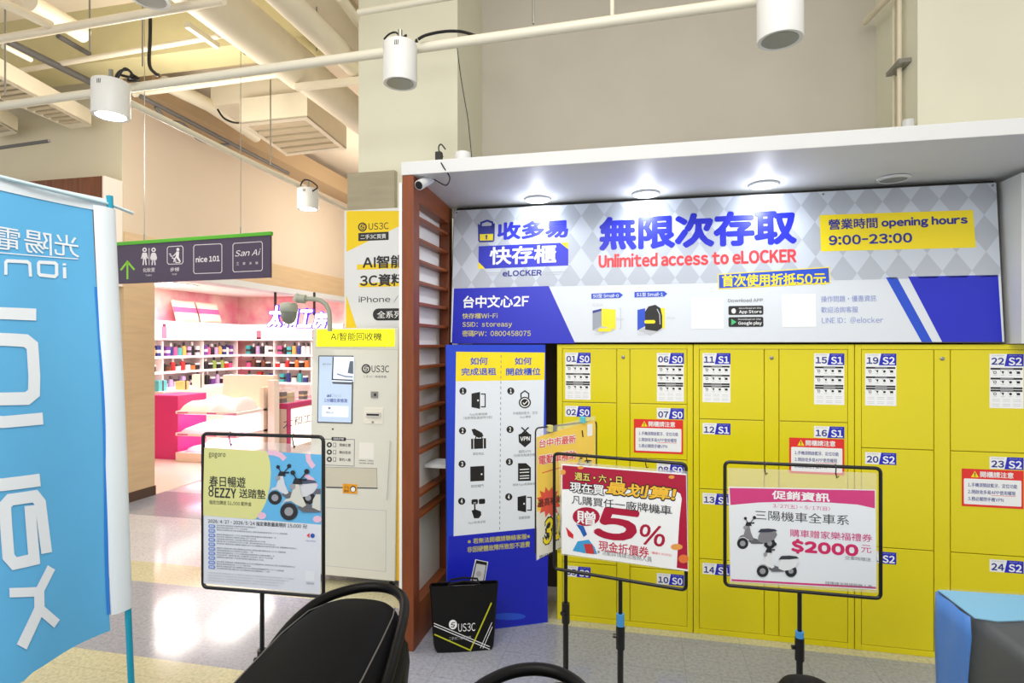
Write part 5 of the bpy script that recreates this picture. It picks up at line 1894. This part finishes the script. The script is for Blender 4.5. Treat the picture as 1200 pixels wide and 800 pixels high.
for x0, x1 in ((SHX + .36, -6.38), (-6.36, SX - .32)):
    b = MB(); b.box(x0, x1, SHY - .335, SHY - .331, 1.705, 1.98, GLOWB); fo = b.build('lit_face', t)
    xb = x0 + .35
    b = MB(); b.box(xb - .05, xb + .05, SHY - .339, SHY - .337, 1.71, 1.88, mat((226, 120, 140), .5)); b.box(xb - .05, xb + .05, SHY - .3395, SHY - .3375, 1.71, 1.75, mat((90, 30, 50), .5)); b.build('bottle_picture', fo)
# pillows on top of the light box
def pillow(label, y, hl):
    t = thing('pillow', label, 'pillow', (SHX + .17, y, 2.0), 0, 'pillows on the light box')
    vs, fs, ms = [], [], []
    n = 12
    PM = mat((250, 226, 206), .7); PB_ = mat((226, 96, 156), .6)
    b = MB()
    for sgn in (1, -1):
        vs = []
        for j in range(n + 1):
            for i in range(n + 1):
                a, c_ = i / n * 2 - 1, j / n * 2 - 1
                th = .07 * (max(0, 1 - a ** 4) * max(0, 1 - c_ ** 4)) ** .5
                sx = a * (1 - .06 * (1 - c_ * c_)) * hl; sz = c_ * (1 - .06 * (1 - a * a)) * .19
                vs.append((SHX + .17 + sgn * th - .12 * (c_) * .5, y + sx, 2.0 + .19 + sz))
        for j in range(n):
            fs = [(j * (n + 1) + i, j * (n + 1) + i + 1, (j + 1) * (n + 1) + i + 1, (j + 1) * (n + 1) + i) for i in range(n)]
            used = sorted({q for f in fs for q in f}); mp = {q: k for k, q in enumerate(used)}
            b.mesh([vs[q] for q in used], [tuple(mp[q] for q in f) for f in fs], PB_ if (j in (5, 6, 7) and sgn == 1) else PM)
    b.build('cushion', t, smooth=True)
pillow('cream pillow with pink band on the lit box, nearer the shop entrance', (onX(204, 370, SHX + .2).y + onX(233, 370, SHX + .2).y) / 2, (onX(233, 370, SHX + .2).y - onX(204, 370, SHX + .2).y) / 2 - .01)
pillow('cream pillow with pink band on the lit box, nearer the far corner', (onX(233, 370, SHX + .2).y + onX(259, 370, SHX + .2).y) / 2, (onX(259, 370, SHX + .2).y - onX(233, 370, SHX + .2).y) / 2 - .01)

# bottles, jars and boxes on the shelves
PAL = {'pink': (226, 96, 150), 'purple': (116, 66, 150), 'navy': (50, 60, 130), 'black': (36, 34, 38), 'gold': (226, 176, 96), 'turquoise': (70, 176, 180), 'red': (196, 50, 50),
       'white': (236, 232, 232), 'lilac': (200, 170, 216), 'green': (150, 180, 80), 'orange': (226, 120, 60), 'brown': (110, 66, 46)}
PROTO = {}


def product(kind, colr, loc, sc, label, group):
    k = (kind, colr)
    if k not in PROTO:
        m_ = mat(PAL[colr], .35); cap = mat((240, 236, 236) if colr in ('black', 'navy', 'purple', 'red') else (60, 56, 60), .4)
        b = MB()
        if kind == 'bottle':
            b.lathe((0, 0, 0), [(.030, 0), (.034, .004), (.034, .115), (.03, .13), (.014, .14)], m_, 12)
            b.lathe((0, 0, .14), [(.014, 0), (.016, .002), (.016, .05), (.012, .054)], cap, 10)
        elif kind == 'jar':
            b.lathe((0, 0, 0), [(.036, 0), (.040, .005), (.040, .075), (.037, .08)], m_, 12)
            b.lathe((0, 0, .08), [(.041, 0), (.041, .022), (.038, .026)], cap, 12)
        else:
            b.box(-.035, .035, -.028, .028, 0, .15, m_); b.box(-.0355, .0355, -.0285, .0285, .05, .09, cap)
        o = b.build(kind)
        PROTO[k] = o.data
        bpy.data.objects.remove(o)
    o = bpy.data.objects.new({'bottle': 'cosmetic_bottle', 'jar': 'cosmetic_jar', 'box': 'product_box'}[kind], PROTO[k])
    COL.objects.link(o)
    o.location = loc
    o.scale = sc
    MW[o.name] = Matrix.Identity(4)
    tag(o, label, 'box' if kind == 'box' else kind, group)


rows_ = (('top', 1.42, ('bottle', 'box', 'bottle'), ('gold', 'black', 'pink', 'purple', 'white', 'navy', 'lilac', 'turquoise', 'pink', 'navy', 'white', 'black'), .092, 1.15),
         ('second', 1.17, ('jar', 'jar', 'bottle'), ('black', 'red', 'orange', 'black', 'red', 'brown', 'white', 'black', 'green', 'pink'), .10, 1.15),
         ('third', .89, ('box', 'bottle', 'jar'), ('navy', 'purple', 'lilac', 'turquoise', 'black', 'white', 'red', 'lilac'), .115, 1.2))
for rn, z, kinds, cols, stp, hs in rows_:
    y = 7.95
    k = 0
    while y < SHY - .42:
        kind, colr = kinds[(k * 7 + k // 3) % 3], cols[(k * 5 + k // 4) % len(cols)]
        if min(abs(y - u) for u in (8.1, 9.0, 9.9)) > .05:
            product(kind, colr, (SHX + SD - .07, y, z), (1.2, 1.3, hs * random.uniform(.85, 1.1)),
                    '%s %s on the %s shelf along the left wall of the shop' % (colr, kind if kind != 'box' else 'box', rn), 'products on the left shop shelves')
        y += stp * random.uniform(1.0, 1.12)
        k += 1
    x = SHX + .42
    k = 3
    cols2 = cols[4:] + cols[:4]
    while x < SX - .36:
        kind, colr = kinds[(k * 7 + k // 3) % 3], cols2[(k * 5 + k // 4) % len(cols2)]
        if min(abs(x - u) for u in (-6.9, -6.1)) > .05:
            product(kind, colr, (x, SHY - SD + .07, z), (1.3, 1.2, hs * random.uniform(.85, 1.1)),
                    '%s %s on the %s shelf along the back wall of the shop' % (colr, kind, rn), 'products on the back shop shelves')
        x += stp * random.uniform(1.0, 1.12)
        k += 1

# square lamps in the shop ceiling
for i, (px, py, pos) in enumerate(((200, 718, 'left one of the rear pair'), (270, 733, 'right one of the front pair'), (205, 750, 'left one of the front pair'), (300, 712, 'right one of the rear pair'))):
    d = (EYE + 2.54) * FPX / (py - CY)
    c = at_d(px, 400, d); c.z = 2.546
    if c.x > SX - .35: c.x = SX - .5
    t = thing('shop_lamp', 'square white lamp in the shop ceiling, ' + pos, 'ceiling light', c, 0, 'square shop lamps')
    b = MB(); b.box(c.x - .27, c.x + .27, c.y - .27, c.y + .27, 2.538, 2.549, WHITE); b.build('frame', t)
    b = MB(); b.box(c.x - .24, c.x + .24, c.y - .24, c.y + .24, 2.534, 2.5375, mat((255, 246, 236), .5, emit=15.0)); b.build('diffuser', t)

# bedding display in the shop
BX0, BX1, BY0, BY1 = -6.28, -5.30, 6.9, 7.75
CRM = mat((246, 222, 200), .5, var=.01)
t = thing('display_stand', 'cream display stand with two lit tiers of bedding in the shop', 'display stand', ((BX0 + BX1) / 2, (BY0 + BY1) / 2, 0.006))
b = MB(); b.box(BX0, BX1, BY0, BY1, 0.006, .13, CRM); b.build('plinth', t, bevel=.006)
b = MB(); b.box(BX0 + .15, BX1 + .02, BY1 - .1, BY1, .13, 1.16, CRM); b.build('headboard', t, bevel=.006)
b = MB(); b.box(BX1 - .06, BX1, BY1 - .3, BY1 - .1, .13, 1.0, CRM); b.build('side_post', t)
for z in (.40, .70):
    b = MB(); b.box(BX0, BX1, BY0, BY1 - .1, z - .04, z, mat((250, 232, 226), .5)); so = b.build('tier', t, bevel=.004)
    b = MB(); b.box(BX0 + .1, BX1 - .1, BY0 + .05, BY1 - .2, z - .048, z - .0405, mat((255, 214, 244), .5, emit=4.0)); b.build('light_strip', so)
    p = Print(Plane((BX0, BY0 - .001, z - .04), (BX1, BY0 - .001, z - .04)))
    p.urect(.03, .2, .008, .03, mat((226, 120, 170), .5)); p.urect(.5, .65, .008, .03, mat((226, 120, 170), .5))
    p.upoly([(.70, .0), (.96, .0), (.96, .04)], mat((230, 150, 190), .5), 1)
    p.build('printed_edge', so)


def quilt(label, x0, x1, y0, y1, z, h, seed, mt):
    rnd = random.Random(seed)
    ph = [rnd.uniform(0, 6) for _ in range(6)]
    n, m_ = 18, 14
    b = MB()
    vs = []
    for j in range(m_ + 1):
        for i in range(n + 1):
            a, c_ = i / n, j / m_
            e = min(1, 6 * min(a, 1 - a, c_, 1 - c_)) ** .5
            zz = z + .004 + h * e * (.45 + .42 * c_ + .07 * math.sin(a * 7 + ph[0] + c_ * 4) + .04 * math.sin(c_ * 9 + ph[1] + a * 5))
            vs.append((x0 + (x1 - x0) * a, y0 + (y1 - y0) * c_, zz))
    fs = [(j * (n + 1) + i, j * (n + 1) + i + 1, (j + 1) * (n + 1) + i + 1, (j + 1) * (n + 1) + i) for j in range(m_) for i in range(n)]
    b.mesh(vs, fs, mt)
    b.face([(x0, y0, z + .003), (x0, y1, z + .003), (x1, y1, z + .003), (x1, y0, z + .003)], mt)
    solo('quilt_pack', b, label, 'bedding', 'bedding packs on the display', smooth=True)


Q1 = mat((250, 232, 210), .6)
quilt('cream quilt pack on the upper tier, left half', BX0 + .04, BX0 + .50, BY0 + .03, BY1 - .16, .70, .2, 1, Q1)
quilt('white quilt pack in shiny wrap on the upper tier, right half', BX0 + .52, BX1 - .08, BY0 + .03, BY1 - .32, .70, .2, 2, mat((244, 238, 238), .25))
quilt('wide white quilt pack on the lower lit tier', BX0 + .05, BX1 - .1, BY0 + .03, BY1 - .32, .40, .17, 3, mat((252, 244, 240), .5))
quilt('small wrapped bedding pack on the plinth', BX0 + .1, BX0 + .62, BY0 + .06, BY1 - .2, .13, .14, 4, mat((230, 214, 218), .25))
b = MB(); b.box(BX1 + .03, SX - .03, 7.5, 7.62, 0.006, 1.10, mat((246, 230, 216), .5))
solo('partition_board', b, 'cream upright partition beside the bedding display', 'panel', bevel=.004)
b = MB(); b.box(-6.80, -6.33, 7.0, 7.55, 0.006, .90, mat((220, 50, 126), .45))
solo('pink_plinth', b, 'bright pink upright block left of the bedding display', 'plinth', bevel=.005)
# low table with turquoise packs behind the pink block
b = MB(); b.box(-7.5, -6.85, 7.3, 8.6, 0.006, .92, mat((250, 228, 220), .5))
solo('product_table', b, 'pale counter block behind the pink block in the shop', 'counter')
for i, (x, y, w_, h_, c_, lab) in enumerate(((-7.05, 7.42, .16, .16, (96, 196, 200), 'turquoise gift pack on the counter behind the pink block'), (-6.93, 7.75, .13, .13, (240, 200, 120), 'yellow gift pack on the counter behind the pink block'),
                                             (-7.35, 7.45, .16, .22, (110, 70, 150), 'purple gift pack on the counter behind the pink block'), (-6.95, 8.1, .12, .22, (226, 216, 200), 'cream box with dark ribbon on the counter'))):
    t = thing('gift_pack', lab, 'box', (x, y, .92), 0, 'packs on the shop counter')
    b = MB(); b.box(x - w_ / 2, x + w_ / 2, y - w_ / 2, y + w_ / 2, .92, .92 + h_, mat(c_, .35)); b.build('carton', t, bevel=.004)
    b = MB(); b.box(x - w_ / 2 - .002, x + w_ / 2 + .002, y - .012, y + .012, .919, .92 + h_ + .003, mat((70, 40, 60), .4)); b.build('ribbon', t)

# pink trimmed counter along the shop front
CX0 = SX - .5
PNK = mat((206, 60, 120), .45)
t = thing('shop_counter', 'pink trimmed shop counter with lit white front and dark script', 'counter', (SX - .25, 8.7, 0.006))
b = MB(); b.box(CX0, SX - .02, 7.80, 10.0, 0.006, .66, mat((250, 226, 214), .5)); b.build('counter_body', t)
b = MB(); b.box(CX0 - .02, SX + .0, 7.78, 10.02, .66, .735, PNK); tag(b.build('counter_top', t), 'pink rim')
b = MB(); b.box(SX - .019, SX - .005, 7.78, 7.87, 0.006, .659, PNK); b.build('corner_trim', t)
b = MB(); b.box(SX - .019, SX - .012, 7.88, 9.98, .08, .64, mat((255, 232, 214), .5, emit=1.3)); fo = b.build('lit_front', t)
CP = Plane((SX - .0115, 7.7, 0), (SX - .0115, 9.9, 0))
p = Print(CP)
p.text('太和工房', 332, 375, 491, 502, mat((60, 60, 96), .5), .004, 1, slant=.2)
p.build('script_lettering', fo)
# glass cases and goods on the counter
for i, (y, h_, w_) in enumerate(((8.0, .22, .3), (8.5, .26, .36), (9.2, .24, .36))):
    t = thing('glass_case', 'clear glass case on the pink counter, ' + ('nearest the bedding display' if i == 0 else 'second from the bedding display' if i == 1 else 'farthest back'), 'display case', (SX - .25, y, .735), 0, 'glass cases on the counter')
    b = MB(); b.box(SX - .42, SX - .08, y - w_ / 2, y + w_ / 2, .737, .735 + h_, mat((235, 240, 240), .05, alpha=.18)); b.build('glass', t)
    b = MB(); b.box(SX - .42, SX - .08, y - w_ / 2, y + w_ / 2, .735, .7365, WHITE); b.build('base_plate', t)
for i, (y, x, c_, s_, lab) in enumerate(((7.92, SX - .2, (60, 64, 66), (.10, .13, .16), 'dark box leaning in the first glass case on the counter'), (8.08, SX - .15, (210, 190, 150), (.08, .09, .14), 'beige carton in the first glass case on the counter'),
                                        (8.5, SX - .2, (30, 28, 30), (.10, .10, .13), 'black cube in the second glass case on the counter'), (9.2, SX - .25, (230, 224, 214), (.12, .16, .17), 'white carton in the last glass case on the counter'))):
    b = MB(); b.box(x - s_[0] / 2, x + s_[0] / 2, y - s_[1] / 2, y + s_[1] / 2, .737, .737 + s_[2], mat(c_, .4)); b.box(x - s_[0] / 2 - .001, x + s_[0] / 2 + .001, y - s_[1] / 2 - .001, y + s_[1] / 2 + .001, .737 + s_[2] * .4, .737 + s_[2] * .6, mat((200, 170, 110), .4))
    solo('counter_carton', b, lab, 'box', 'goods in the glass cases')

# hanging lit lettering in front of the shop
lc = at_d(349, 374, 8.5)
HPn = Plane(lc - RV * .40, lc + RV * .40)
t = thing('hanging_letter_sign', 'glowing white letters with violet edges hanging at the shop front', 'sign', (lc.x, lc.y, lc.z - .16))
for i, ch in enumerate('太和工房'):
    s_ = MB()
    u0 = -.02 + i * .215
    pr = Print(HPn)
    top, bot = (.20 - i * .03), (-.11 - i * .006)
    pr.utext(ch, u0, u0 + .2, bot, top, mat((250, 244, 255), .4, emit=2.0), .035, 30, slant=.15)
    lo = pr.build('letter', t)
    q2 = Print(HPn); q2.utext(ch, u0 - .012, u0 + .212, bot - .012, top + .012, mat((96, 52, 210), .4, emit=.7), .05, 28, slant=.15)
    e_ = q2.build('violet_edge', lo)
    e_.modifiers.new('depth', 'SOLIDIFY').thickness = .05
for px in (321, 367):
    u, _ = HPn.L(px, 370)
    b = MB(); b.pbox(HPn, u - .015, u + .015, .06, 2.37 - lc.z, -.06, -.04, mat((52, 38, 44), .5)); b.build('hanger', t)
